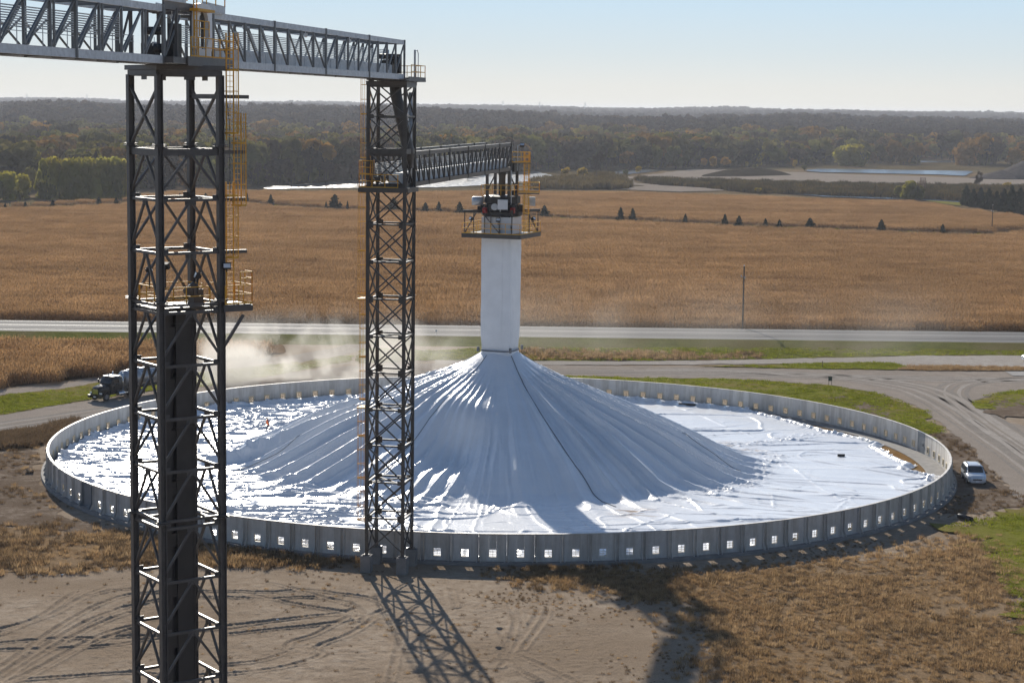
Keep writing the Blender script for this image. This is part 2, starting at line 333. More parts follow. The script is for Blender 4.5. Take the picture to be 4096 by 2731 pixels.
TRACKS = [[(-36.1, 133.1), (-34.7, 135.7), (-33.4, 138.6), (-32.7, 142.1), (-31.6, 146.0), (-29.9, 147.7), (-27.6, 149.5), (-25.0, 149.9), (-22.8, 150.3), (-20.2, 149.3), (-17.2, 147.0), (-14.2, 144.0), (-12.0, 141.9), (-11.5, 141.1), (-12.5, 139.1), (-14.3, 138.6), (-17.3, 137.0), (-20.4, 135.0), (-24.0, 133.0), (-27.1, 130.3), (-30.4, 129.3), (-34.9, 128.6)], [(-36.3, 133.8), (-34.8, 136.1), (-34.1, 138.8), (-33.6, 143.0), (-32.8, 146.8), (-30.1, 148.8)], [(-36.0, 132.4), (-33.7, 138.1), (-32.3, 143.1), (-30.8, 145.3), (-29.4, 145.9)], [(-33.8, 124.2), (-32.8, 131.7), (-31.7, 137.7), (-30.3, 142.2), (-29.0, 144.0), (-26.2, 145.0), (-22.0, 145.5), (-18.3, 145.4), (-15.8, 146.3), (-13.0, 145.1), (-11.0, 144.2), (-9.6, 142.5), (-9.2, 140.8), (-10.0, 139.3), (-10.1, 137.4), (-11.4, 133.6), (-12.8, 131.4), (-13.3, 130.1), (-12.8, 128.6), (-14.2, 126.3), (-15.8, 124.9), (-18.7, 123.6), (-22.3, 123.2), (-25.1, 123.7), (-28.4, 122.8), (-31.5, 121.9)], [(-33.4, 122.7), (-32.2, 129.2), (-30.7, 135.9), (-29.0, 139.8), (-28.0, 141.0), (-25.8, 142.9), (-21.8, 143.6), (-18.6, 143.3), (-15.5, 144.0), (-12.8, 143.1), (-11.4, 141.2), (-10.6, 138.8), (-10.8, 137.3)], [(-33.0, 121.4), (-32.1, 126.7), (-30.8, 131.8), (-29.3, 136.4), (-28.0, 138.8)], [(-32.6, 121.2), (-31.4, 124.0), (-30.2, 128.4), (-28.8, 132.8), (-27.2, 135.1)], [(-32.0, 121.3), (-30.6, 125.2), (-29.2, 130.2), (-27.0, 134.2)], [(-35.4, 130.3), (-32.1, 131.5), (-28.6, 131.9), (-26.7, 132.4), (-22.1, 132.4)], [(-20.5, 135.4), (-17.3, 137.0), (-13.7, 138.8), (-12.6, 139.4)], [(-20.2, 133.2), (-17.0, 134.7), (-13.5, 136.2), (-11.7, 137.7)], [(-19.1, 125.9), (-17.1, 126.6), (-15.7, 128.3), (-15.0, 129.4), (-15.4, 130.0), (-15.2, 131.7), (-13.8, 133.5), (-12.5, 136.8), (-11.7, 138.7), (-12.0, 139.6), (-13.2, 140.3), (-15.3, 141.4), (-18.1, 143.3), (-19.5, 144.3)], [(-8.0, 137.5), (-7.7, 132.0), (-7.7, 128.2), (-7.7, 122.3)], [(-0.5, 128.2), (0.1, 132.1), (0.5, 137.4), (0.2, 141.2), (-0.2, 145.1), (-0.4, 148.6)], [(-0.5, 126.1), (0.4, 130.4), (1.0, 135.6), (0.7, 141.2), (0.4, 146.6)], [(0.4, 130.7), (1.3, 135.0), (2.1, 140.0), (2.3, 144.6), (1.1, 148.7)], [(1.0, 130.4), (2.0, 135.1), (2.7, 138.8), (3.0, 142.0), (3.5, 143.3)], [(-0.6, 135.5), (-0.3, 132.6), (0.4, 129.3), (1.6, 127.7), (3.1, 125.2), (4.5, 122.8)], [(-0.6, 130.4), (0.7, 125.6), (2.0, 123.1)], [(-4.6, 153.3), (-4.6, 147.6), (-4.0, 141.6)]]
EVERG = [(-92.58, 733.16, 3.7, 2.7), (-66.12, 710.9, 5.0, 4.8), (-62.36, 721.34, 2.3, 1.3), (-70.16, 719.34, 2.1, 1.0), (-44.54, 713.21, 4.0, 4.0), (-32.33, 703.98, 2.9, 2.9), (-27.44, 705.19, 3.2, 2.6), (-19.58, 698.14, 3.5, 3.2), (10.76, 676.84, 3.7, 3.1), (36.74, 661.38, 4.2, 3.0), (40.99, 662.35, 3.9, 3.0), (58.35, 653.4, 2.7, 2.1), (71.04, 646.22, 3.2, 2.3), (75.27, 642.26, 2.9, 2.6), (83.75, 639.27, 2.3, 2.0), (88.53, 640.3, 2.0, 2.0), (97.16, 630.33, 3.1, 3.1), (118.85, 621.19, 3.4, 3.4), (137.59, 616.19, 2.5, 2.0), (-150.37, 774.54, 1.6, 2.1), (-126.41, 789.09, 1.4, 2.1), (-115.95, 772.88, 1.8, 1.4), (-114.61, 773.25, 2.1, 1.6), (-106.05, 764.51, 2.8, 1.6), (-151.07, 731.15, 1.8, 2.3), (-157.33, 729.48, 2.1, 2.3), (-168.63, 703.55, 2.1, 2.1), (-177.3, 698.16, 1.7, 1.7), (-182.58, 690.6, 1.4, 1.6), (-135.81, 782.51, 1.6, 1.4)]
CONIF = [(186.06, 791.89, 7.5, 4.3), (185.79, 777.87, 6.7, 3.9), (187.91, 775.0, 7.4, 4.2), (187.8, 761.61, 7.6, 4.5), (189.38, 755.49, 6.8, 4.1), (189.06, 742.72, 8.1, 4.4), (189.76, 733.63, 9.6, 4.7), (191.44, 727.99, 9.2, 4.9), (192.44, 719.34, 9.8, 4.9), (193.94, 711.02, 9.7, 4.8)]
TREES = [(-183.39, 750.41, 15.3, 5.8, 0), (-177.65, 744.82, 16.2, 6.7, 0), (-172.75, 742.61, 15.5, 6.1, 0), (-168.32, 743.83, 16.2, 7.4, 0), (-164.61, 748.4, 16.1, 6.8, 0), (-160.86, 753.04, 15.9, 6.8, 0), (-157.38, 757.64, 16.1, 6.9, 0), (-154.35, 762.16, 15.2, 5.5, 0), (-191.6, 762.86, 13.1, 6.2, 4), (-191.0, 748.3, 9.3, 5.8, 0), (-179.34, 730.38, 9.9, 5.6, 4), (-192.91, 733.6, 11.0, 7.3, 0), (-195.83, 725.93, 9.9, 6.6, 4), (-184.61, 715.52, 6.5, 4.9, 4), (-174.24, 724.95, 7.6, 4.3, 4), (232.63, 1355.32, 14.1, 13.5, 0), (237.33, 1347.22, 15.3, 14.0, 0), (243.92, 1350.06, 13.5, 11.0, 4), (121.27, 1232.81, 7.3, 5.6, 2), (127.02, 1226.46, 8.3, 7.2, 2), (136.13, 1238.89, 7.9, 7.3, 2), (27.8, 1033.12, 6.3, 6.1, 1), (35.46, 1004.94, 7.5, 6.4, 1), (43.06, 1007.56, 15.5, 9.1, 3), (63.75, 1107.07, 4.0, 4.0, 4), (71.9, 1117.4, 5.1, 4.1, 1), (89.72, 1219.89, 17.7, 8.3, 4), (101.4, 1224.67, 16.6, 12.8, 4), (169.91, 848.54, 6.2, 6.5, 4), (172.63, 841.18, 8.0, 5.7, 0), (176.19, 838.16, 7.6, 5.3, 4), (225.4, 936.17, 10.2, 4.7, 3), (233.62, 938.65, 2.1, 5.1, 2), (246.04, 962.49, 3.9, 5.2, 1), (111.57, 878.97, 2.8, 4.0, 1), (-100.12, 860.73, 13.7, 8.6, 3), (-84.5, 870.22, 13.0, 8.7, 3), (106.57, 1395.04, 4.4, 5.1, 2), (151.07, 1253.9, 5.1, 2.8, 1), (156.44, 1256.12, 3.4, 4.0, 4), (181.43, 1248.57, 6.8, 4.0, 1), (185.27, 1232.76, 5.0, 3.9, 4), (329.19, 1264.09, 4.6, 7.4, 1), (-111.61, 880.8, 8.0, 5.2, 3), (-116.11, 869.78, 11.0, 5.9, 3), (-73.58, 902.81, 12.3, 7.4, 3), (-34.79, 957.94, 4.3, 3.0, 1), (-23.53, 984.67, 5.4, 3.6, 1), (4.86, 1136.73, 15.5, 9.3, 3), (20.89, 1143.03, 14.5, 9.3, 3)]
PYL = [(-1311.0, 5200.0, 34.0), (-1149.6, 5200.0, 33.8), (-32.7, 5200.0, 34.3), (65.6, 5200.0, 33.2), (188.4, 5200.0, 34.8)]
SEAMS = [[(28.9, 205.4), (30.3, 192.1), (31.2, 186.8), (31.8, 182.5), (32.6, 181.1), (33.6, 178.8)], [(28.8, 206.7), (32.0, 203.4), (36.2, 199.8), (41.4, 196.4)], [(24.2, 189.3), (25.5, 183.5), (25.0, 178.6)], [(32.2, 181.4), (31.0, 178.3), (30.2, 175.9)], [(20.7, 240.2), (23.6, 231.1), (26.6, 221.6), (28.0, 217.6)], [(28.4, 200.1), (31.8, 192.2), (34.1, 187.0)], [(35.0, 212.3), (37.1, 205.1), (40.3, 201.0)]]
RUMPLE = [[(23.8, 211.4), (27.9, 213.7), (31.7, 216.9), (35.4, 220.2), (38.1, 220.9)], [(28.4, 205.3), (26.5, 197.4), (24.0, 190.1), (20.5, 185.0)], [(26.7, 209.8), (28.2, 206.2)]]
DOORANG = [9.52842521580028, -144.92949527388308]
# ------------------------------------------------------------------ camera, light, sky, render settings
H = 37.5
EXPO = 0.40
cam = bpy.data.cameras.new('camera'); co = bpy.data.objects.new('camera', cam); COL.objects.link(co)
cam.sensor_width = 36.0; cam.lens = 4414.3 / 2352 * 36.0; cam.clip_start = 0.5; cam.clip_end = 40000
P_, R_ = 0.120935787, 0.0130186031
fw = Vector((0, math.cos(P_), -math.sin(P_))); r0 = Vector((1, 0, 0)); u0 = Vector((0, math.sin(P_), math.cos(P_)))
rt = r0 * math.cos(R_) + u0 * math.sin(R_); upv = u0 * math.cos(R_) - r0 * math.sin(R_)
co.matrix_world = Matrix(((rt.x, upv.x, -fw.x, 0), (rt.y, upv.y, -fw.y, 0), (rt.z, upv.z, -fw.z, H), (0, 0, 0, 1)))
SC.camera = co

SUN_AZ, SUN_EL = rad(-12.1), rad(24.8)          # azimuth from +Y towards +X
sd = Vector((math.sin(SUN_AZ) * math.cos(SUN_EL), math.cos(SUN_AZ) * math.cos(SUN_EL), math.sin(SUN_EL)))
sl = bpy.data.lights.new('sun', 'SUN'); so = bpy.data.objects.new('sun', sl); COL.objects.link(so)
sl.energy = 5.0; sl.angle = rad(0.5); sl.color = (1.0, 0.93, 0.82)
so.rotation_euler = (-sd).to_track_quat('-Z', 'Y').to_euler(); so.location = (0, 0, 120)
W = bpy.data.worlds.new('World'); SC.world = W; W.use_nodes = True
wn = W.node_tree; bg = wn.nodes['Background']
sky = wn.nodes.new('ShaderNodeTexSky'); sky.sky_type = 'NISHITA'; sky.sun_disc = False
sky.sun_elevation = SUN_EL; sky.sun_rotation = SUN_AZ
sky.altitude = 250; sky.air_density = 1.0; sky.dust_density = 0.25; sky.ozone_density = 2.0
wn.links.new(sky.outputs[0], bg.inputs[0]); bg.inputs[1].default_value = 0.085
# pale hazy band of sky near the horizon, bluer higher up, a little brighter on the sun's side
tcw = wn.nodes.new('ShaderNodeTexCoord'); spw = wn.nodes.new('ShaderNodeSeparateXYZ'); wn.links.new(tcw.outputs['Generated'], spw.inputs[0])
low = ramp(wn, spw.outputs[2], [(0.0, (0.83, 0.82, 0.76)), (0.012, (0.81, 0.815, 0.78)), (0.030, (0.70, 0.785, 0.82)), (0.056, (0.60, 0.77, 0.90)), (0.20, (0.30, 0.52, 0.92))])
dt = wn.nodes.new('ShaderNodeVectorMath'); dt.operation = 'DOT_PRODUCT'; dt.inputs[1].default_value = (sd.x, sd.y, 0)
wn.links.new(tcw.outputs['Generated'], dt.inputs[0])
mrw = wn.nodes.new('ShaderNodeMapRange'); wn.links.new(dt.outputs['Value'], mrw.inputs[0])
for i_, q_ in enumerate((-0.9, 0.86, 0.32, 1.0)): mrw.inputs[i_ + 1].default_value = q_
bg2 = wn.nodes.new('ShaderNodeBackground'); wn.links.new(low, bg2.inputs[0])
mul = wn.nodes.new('ShaderNodeMath'); mul.operation = 'MULTIPLY'; mul.inputs[1].default_value = 2 ** -EXPO; wn.links.new(mrw.outputs[0], mul.inputs[0]); wn.links.new(mul.outputs[0], bg2.inputs[1])
mxw = wn.nodes.new('ShaderNodeMixShader'); mfw = wn.nodes.new('ShaderNodeMapRange'); wn.links.new(spw.outputs[2], mfw.inputs[0])
for i_, q_ in enumerate((0.12, 0.36, 0.0, 1.0)): mfw.inputs[i_ + 1].default_value = q_
wn.links.new(mfw.outputs[0], mxw.inputs[0]); wn.links.new(bg2.outputs[0], mxw.inputs[1]); wn.links.new(bg.outputs[0], mxw.inputs[2])
wn.links.new(mxw.outputs[0], wn.nodes['World Output'].inputs[0])
SC.view_settings.view_transform = 'Standard'; SC.view_settings.look = 'None'
SC.view_settings.exposure = EXPO; SC.view_settings.gamma = 1.0; SC.view_settings.use_curve_mapping = False
SC.render.engine = 'CYCLES'
cy = SC.cycles
cy.max_bounces = 6; cy.diffuse_bounces = 3; cy.glossy_bounces = 3; cy.transmission_bounces = 4; cy.volume_bounces = 0; cy.transparent_max_bounces = 12
cy.use_denoising = True
cy.sample_clamp_indirect = 6.0

# ------------------------------------------------------------------ ground and terrain
def terrain(x, y):
    x = np.asarray(x, float); y = np.asarray(y, float)
    e = 1480 + 120 * (vn(x / 500, x * 0 + 3.3) - 0.5) * 2 - 0.10 * x
    t = sstep(0, 820, y - e)
    u_ = x / np.maximum(y, 200)
    top = 15.5 + 12 * (fbm(x / 260, y / 900, 3, 5) - 0.5) + 6 * np.exp(-((u_ + 0.235) / 0.035) ** 2) + 4 * np.exp(-((u_ + 0.10) / 0.05) ** 2) - 2.5 * np.exp(-((u_ - 0.05) / 0.05) ** 2) + 3.5 * np.exp(-((u_ - 0.14) / 0.05) ** 2)
    far = 15 * sstep(2900, 6200, y) + 6 * (fbm(x / 900 + 5, y / 1500, 3, 8) - .5) * sstep(2900, 4000, y)
    return t * top + far

xs = np.concatenate([-np.geomspace(9000, 60, 46), np.linspace(-58, 58, 40), np.geomspace(60, 9000, 46)])
ys = np.concatenate([[-400, -150, 0], np.linspace(60, 320, 60), np.linspace(335, 1300, 60), np.linspace(1320, 3200, 70), np.geomspace(3300, 12000, 26)])
X, Y = np.meshgrid(xs, ys); Zt = terrain(X, Y)
nx, ny = len(xs), len(ys)
idx = np.arange(nx * ny).reshape(ny, nx)
Fq = np.stack([idx[:-1, :-1], idx[:-1, 1:], idx[1:, 1:], idx[1:, :-1]], -1).reshape(-1, 4)
M['sand'] = soil('sandy_ground', ((0.23, 0.175, 0.125), (0.33, 0.262, 0.197), (0.40, 0.33, 0.258), (0.255, 0.195, 0.14)), 0.06, 0.9, 9.0, bstr=0.9)
M['plain'] = soil('far_plain', ((0.12, 0.085, 0.05), (0.17, 0.12, 0.07), (0.25, 0.18, 0.11), (0.10, 0.09, 0.05)), 0.004, 0.02, 0.4, bstr=0.2)
gmask = (ys[:-1, None] + xs[None, :-1] * 0) > 330
me = np_mesh('ground', np.stack([X.ravel(), Y.ravel(), Zt.ravel()], 1), Fq, [M['sand'], M['plain']], gmask.ravel().astype(int), True)
ground = tag(link_mesh('ground', me), kind='structure')

def arc_pts(pts_, n=4):
    """smooth curve through the points"""
    P = [Vector((x, y, 0)) for x, y in pts_]; out = []
    for i in range(len(P) - 1):
        p0 = P[max(i - 1, 0)]; p1 = P[i]; p2 = P[i + 1]; p3 = P[min(i + 2, len(P) - 1)]
        for k in range(n):
            t = k / n
            q = 0.5 * ((2 * p1) + (p2 - p0) * t + (2 * p0 - 5 * p1 + 4 * p2 - p3) * t * t + (3 * p1 - p0 - 3 * p2 + p3) * t ** 3)
            out.append((q.x, q.y))
    return out + [(P[-1].x, P[-1].y)]
# fine relief of the bare lot in front of the ring
lx = np.arange(-50, 44, 0.11); ly = np.arange(116, 166, 0.11)
LX, LY = np.meshgrid(lx, ly)
LZ = 0.02 + 0.06 * fbm(LX * 0.6, LY * 0.6, 4, 2) + 0.07 * (fbm(LX * 2.2, LY * 2.2, 3, 9)) ** 2
foot = ridge(LX * 1.7, LY * 1.7, 21, 6)
LZ += 0.03 * foot * sstep(0.5, 0.7, vn(LX * 0.12, LY * 0.12, 4))
TRK_D = np.full(LX.shape, 9.0); TRK_S = np.zeros(LX.shape)
for tl in TRACKS:                                            # distance to the nearest wheel line and how far along it
    s0_ = 0.0
    tl2 = arc_pts(tl, 4)
    for (ax, ay), (bx_, by_) in zip(tl2[:-1], tl2[1:]):
        L_ = math.hypot(bx_ - ax, by_ - ay)
        i0, i1 = np.searchsorted(lx, (min(ax, bx_) - 1.2, max(ax, bx_) + 1.2)); j0, j1 = np.searchsorted(ly, (min(ay, by_) - 1.2, max(ay, by_) + 1.2))
        if i1 <= i0 or j1 <= j0 or L_ < 1e-6: s0_ += L_; continue
        X_ = LX[j0:j1, i0:i1]; Y_ = LY[j0:j1, i0:i1]
        t_ = np.clip(((X_ - ax) * (bx_ - ax) + (Y_ - ay) * (by_ - ay)) / L_ ** 2, 0, 1)
        d_ = np.hypot(X_ - ax - t_ * (bx_ - ax), Y_ - ay - t_ * (by_ - ay)); w_ = d_ < TRK_D[j0:j1, i0:i1]
        TRK_D[j0:j1, i0:i1] = np.where(w_, d_, TRK_D[j0:j1, i0:i1]); TRK_S[j0:j1, i0:i1] = np.where(w_, s0_ + t_ * L_, TRK_S[j0:j1, i0:i1]); s0_ += L_
rel = np.hypot(LX + 1.14, LY - 202.7) > 47.6
LZ = LZ + np.where(TRK_D < 1.1, 0.115 * np.exp(-((TRK_D - 0.33) / 0.10) ** 2) * (0.88 + 0.16 * np.sin(TRK_S * 15)) - 0.06 * np.exp(-(TRK_D / 0.2) ** 2) * (1 + 0.5 * np.sin(TRK_S * 15)), 0) * (0.45 + 0.8 * vn(LX * 0.5, LY * 0.5, 8))
for nm_ in ('dry_right', 'dry_left'):
    sd_ = seg_dist(LX, LY, list(REG[nm_]) + [REG[nm_][0]]) * np.where(in_poly(LX, LY, REG[nm_]), 1, -1)
    kk_ = sstep(-9.0, -4.5, sd_); LZ = LZ * (1 - kk_) + np.minimum(LZ, 0.02) * kk_
LZ = np.maximum(LZ, 0.006)
ok = rel[:-1, :-1] & rel[1:, 1:] & rel[1:, :-1] & rel[:-1, 1:]
nx, ny = len(lx), len(ly); idx = np.arange(nx * ny).reshape(ny, nx)
Fq = np.stack([idx[:-1, :-1], idx[:-1, 1:], idx[1:, 1:], idx[1:, :-1]], -1)[ok].reshape(-1, 4)
lot = link_mesh('sandy_lot', np_mesh('sandy_lot', np.stack([LX.ravel(), LY.ravel(), LZ.ravel()], 1), Fq, [M['sand']], None, True))
tag(lot, kind='structure')

# ------------------------------------------------------------------ laid patches of ground
def sheet(name, poly, z, mat, step=1.0, amp=0.8, seed=1, kind='structure', extra=None, ter=False):
    pp = jitter_poly(poly, step, amp, seed) if amp else poly
    mb = MB()
    mb.add([(x, y, z) for x, y in pp], [list(range(len(pp)))])
    mats = [mat]
    if extra:
        for lines, w, em in extra:
            mb.cur = len(mats); mats.append(em)
            for li, (line, ww) in enumerate(lines):
                ww = ww or w
                P = [Vector((x, y, 0)) for x, y in line]
                # resample the line finely and give it an uneven width
                Q = [P[0]]
                for a, b in zip(P[:-1], P[1:]):
                    n = max(1, int((b - a).length / 1.2))
                    Q += [a.lerp(b, (i + 1) / n) for i in range(n)]
                L = []
                for i, q in enumerate(Q):
                    d = (Q[min(i + 1, len(Q) - 1)] - Q[max(i - 1, 0)]).normalized(); nrm = Vector((-d.y, d.x, 0))
                    k1 = ww / 2 * (0.5 + float(vn(i * 0.35, li * 5.3, 2))); k2 = ww / 2 * (0.5 + float(vn(i * 0.35, li * 5.3, 6)))
                    L.append((q + nrm * k1, q - nrm * k2))
                zz = z + 0.006 + 0.003 * (li % 3) + 0.008 * (mb.cur - 1)
                base = [(p.x, p.y, zz) for pr in L for p in pr]
                mb.add(base, [(2 * i, 2 * i + 1, 2 * i + 3, 2 * i + 2) for i in range(len(L) - 1)])
    o = mb.build(name, mats)
    return tag(o, kind=kind)

M['gravel'] = soil('gravel', ((0.24, 0.205, 0.175), (0.29, 0.25, 0.214), (0.34, 0.296, 0.255), (0.265, 0.228, 0.195)), 0.04, 0.35, 7.0, bstr=0.35)
M['gravel_light'] = soil('gravel_worn', ((0.29, 0.262, 0.235), (0.345, 0.312, 0.28), (0.40, 0.367, 0.33), (0.317, 0.285, 0.252)), 0.05, 0.5, 6.0, bstr=0.3)
M['gravel_dark'] = soil('gravel_damp', ((0.205, 0.185, 0.165), (0.25, 0.225, 0.2), (0.29, 0.26, 0.232), (0.23, 0.206, 0.183)), 0.05, 0.5, 6.0, bstr=0.3)
M['turf'] = soil('turf', ((0.105, 0.115, 0.018), (0.16, 0.17, 0.028), (0.23, 0.22, 0.045), (0.20, 0.165, 0.06)), 0.07, 0.6, 6.0, bstr=0.9, bdist=0.12)
M['turf_dull'] = soil('rough_turf', ((0.085, 0.095, 0.02), (0.125, 0.135, 0.03), (0.17, 0.165, 0.045), (0.16, 0.135, 0.06)), 0.06, 0.5, 4.0, bstr=0.9, bdist=0.15)
M['dry'] = soil('dry_grass_soil', ((0.16, 0.10, 0.054), (0.24, 0.16, 0.09), (0.32, 0.225, 0.135), (0.27, 0.195, 0.125)), 0.09, 0.9, 7.0, bstr=1.0, bdist=0.15)
M['weeds'] = soil('weedy_soil', ((0.08, 0.052, 0.032), (0.125, 0.085, 0.052), (0.18, 0.13, 0.08), (0.15, 0.10, 0.055)), 0.1, 0.8, 5.0, bstr=1.0, bdist=0.15)
M['mud'] = soil('bare_mud', ((0.13, 0.095, 0.07), (0.22, 0.172, 0.132), (0.33, 0.275, 0.225), (0.16, 0.12, 0.088)), 0.25, 0.9, 6.0, bstr=1.0, bdist=0.2)
M['flats'] = soil('gravel_flats', ((0.215, 0.18, 0.15), (0.25, 0.212, 0.178), (0.28, 0.24, 0.20), (0.235, 0.20, 0.168)), 0.01, 0.06, 0.8, bstr=0.2)
M['bank'] = soil('dark_bank', ((0.03, 0.025, 0.018), (0.045, 0.037, 0.026), (0.08, 0.062, 0.035), (0.04, 0.033, 0.024)), 0.03, 0.15, 0.9, bstr=1.0, bdist=1.0)
M['scrub'] = soil('scrub_soil', ((0.07, 0.055, 0.03), (0.115, 0.09, 0.045), (0.17, 0.13, 0.07), (0.10, 0.075, 0.04)), 0.03, 0.15, 0.9, bstr=1.0, bdist=1.0)
M['corn_floor'] = soil('corn_floor', ((0.09, 0.05, 0.024), (0.14, 0.08, 0.038), (0.19, 0.115, 0.055), (0.15, 0.085, 0.04)), 0.02, 0.3, 3.0)
M['road_slab'] = soil('road_concrete', ((0.30, 0.285, 0.27), (0.35, 0.335, 0.315), (0.39, 0.37, 0.35), (0.33, 0.31, 0.29)), 0.08, 0.6, 6.0, rough=0.75, bstr=0.1)

up = lambda poly, k: [(x * k, y * k) for x, y in poly]
fl = REG['field_left']; FIELD_LEFT = [(x * 0.945, y * 0.945) for x, y in fl[:5]] + fl[5:]
sheet('soil_patch', REG['dirt_left'], 0.045, M['mud'], 0.8, 1.6, 2)
sheet('soil_patch', REG['dirt_right'], 0.04, M['mud'], 0.8, 1.0, 3)
sheet('dry_grass_ground', REG['dry_right'], 0.06, M['dry'], 0.9, 1.3, 4)
sheet('dry_grass_ground', REG['dry_left'], 0.06, M['dry'], 0.9, 1.3, 5)
sheet('weedy_ground', REG['weeds_left'], 0.06, M['weeds'], 0.8, 1.5, 6)
def arc(pts_, n=8):
    P = [Vector((x, y, 0)) for x, y in pts_]; out = []
    for i in range(len(P) - 1):
        p0 = P[max(i - 1, 0)]; p1 = P[i]; p2 = P[i + 1]; p3 = P[min(i + 2, len(P) - 1)]
        for k in range(n):
            t = k / n
            q = 0.5 * ((2 * p1) + (p2 - p0) * t + (2 * p0 - 5 * p1 + 4 * p2 - p3) * t * t + (3 * p1 - p0 - 3 * p2 + p3) * t ** 3)
            out.append((q.x, q.y))
    return out + [(P[-1].x, P[-1].y)]
RR = random.Random(4)
turn = [(20, 276.5), (38, 274.5), (48, 270), (54.5, 262), (56.5, 252), (57, 240), (57, 226), (57, 208), (56.5, 190), (55.5, 172)]
turn2 = [(80, 272), (70, 271), (63, 266), (59.5, 257), (58.5, 246), (58, 232), (58, 214), (57.5, 196)]
main_ = [(-62, 216), (-56, 224), (-48, 234), (-40, 244), (-31, 256), (-20, 265), (-8, 271), (6, 273.5), (22, 273.5), (40, 272), (62, 271), (85, 270)]
lt, dk = [], []
for k in range(9):
    o = -3.2 + 0.85 * k + RR.uniform(-.2, .2)
    (lt if k % 2 else dk).append((arc([(x + o * 0.95, y + o * 0.4) for x, y in turn]), RR.uniform(.3, .8)))
for k in range(5):
    o = -2 + 1.0 * k
    (lt if k % 2 else dk).append((arc([(x + o * 0.9, y - o * 0.5) for x, y in turn2]), RR.uniform(.3, .7)))
for k in range(6):
    o = -2.6 + 1.15 * k + RR.uniform(-.3, .3)
    (lt if k % 2 else dk).append((arc([(x + o * 0.6, y - o * 0.8) for x, y in main_]), RR.uniform(.35, .9)))
sheet('gravel_road', REG['gravel_road'], 0.05, M['gravel'], 0.8, 0.7, 7, extra=[(dk, .4, M['gravel_dark']), (lt, .5, M['gravel_light'])])
sheet('side_lane', REG['side_lane'], 0.075, M['gravel_light'], 0.8, 0.6, 8)
sheet('field_lane', REG['lane'], 0.06, M['gravel'], 0.8, 0.4, 9)
sheet('grass_verge', REG['green_left'], 0.07, M['turf'], 0.8, 0.8, 10)
sheet('grass_verge', REG['verge_far'], 0.06, M['turf_dull'], 0.8, 1.0, 11)
sheet('weedy_ground', REG['weeds_far'], 0.10, M['weeds'], 0.8, 1.6, 12)
sheet('grass_verge', REG['verge_ring'], 0.09, M['turf'], 0.7, 1.0, 13)
sheet('muddy_patch', REG['mud_patch'], 0.12, M['mud'], 0.7, 1.4, 14)
sheet('grass_verge', REG['wedge_green'], 0.11, M['turf'], 0.7, 0.7, 15)
sheet('dry_strip', REG['dry_strip'], 0.12, M['dry'], 0.7, 0.7, 16)
sheet('concrete_apron', REG['slab'], 0.13, M['road_slab'], 0.8, 0.0, 17)
sheet('grass_island', REG['island'], 0.10, M['turf'], 0.7, 1.0, 18)
sheet('muddy_patch', REG['island_mud'], 0.13, M['mud'], 0.6, 1.4, 19)
sheet('grass_verge', REG['green_right'], 0.16, M['turf'], 0.5, 2.4, 20)
sheet('corn_ground', FIELD_LEFT, 0.05, M['corn_floor'], 1.0, 0.6, 21)
NEARB = [(x * .945, y * .945) for x, y in REG['near_far_field']]
FIELD_MAIN = [(-230, 327), (260, 332), (300, 640)] + [(x, y) for x, y in reversed(NEARB)] + [(-330, 640)]
FARB = [(x * .945, y * .945) for x, y in REG['far_field_back']]
FIELD_FAR = [(x * .985, y * .985) for x, y in REG['near_far_field']] + [(x, y) for x, y in reversed(FARB)]
sheet('corn_ground', FIELD_MAIN, 0.06, M['corn_floor'], 3.0, 1.0, 22)
sheet('corn_ground', FIELD_FAR, 0.06, M['corn_floor'], 4.0, 1.5, 23)
sheet('field_margin', [(-240, 325.2), (260, 328.5), (260, 333), (-240, 330)], 0.09, M['dry'], 1.0, 1.4, 24)
# far side: grassy strip between the two corn fields, flats, banks
strip = [(x * .94, y * .94) for x, y in REG['near_far_field']] + [(x * .99, y * .99) for x, y in reversed(REG['near_far_field'])]
sheet('grass_strip', strip, 0.12, M['turf_dull'], 4.0, 2.0, 25)
sheet('gravel_flats', REG['flats'], 0.30, M['flats'], 5.0, 5.0, 26)
sheet('sand_track', REG['flats_path'], 0.36, M['flats'], 4.0, 4.0, 27)
sheet('scrub_ground', REG['scrub'], 0.25, M['scrub'], 4.0, 5.0, 28)
sheet('river_bank', REG['bank'], 0.20, M['bank'], 4.0, 5.0, 29)
sheet('grass_verge', REG['grass_far'], 0.40, M['turf'], 3.0, 2.0, 30)
sheet('grass_verge', REG['grass_path_r'], 0.22, M['turf'], 3.0, 1.5, 31)
sheet('scrub_ground', [(-400, 880), (-95, 870), (-20, 900), (15, 985), (70, 1040), (60, 1300), (420, 1280), (420, 1620), (-560, 1620), (-560, 900)], 0.10, M['scrub'], 8.0, 6.0, 32)
# low dark soil ridge on the flats
mb = MB()
rg = []
for i in range(25):
    t = i / 24; x = 106 + 62 * t; y = 1098 + 40 * math.sin(t * 1.2) + 14 * t
    hgt = 4.6 * math.sin(math.pi * min(1, t * 1.05)) ** 0.8 * (0.8 + 0.3 * float(vn(t * 9, 1.5)))
    w = 12 + 10 * math.sin(math.pi * t)
    rg.append([(x, y - w, 0.2), (x, y - w * 0.35, hgt * 0.8), (x, y + w * 0.2, hgt), (x, y + w, 0.2)])
mb.rings(rg, closed=False, smooth=True)
tag(mb.build('soil_ridge', M['bank']), kind='structure')

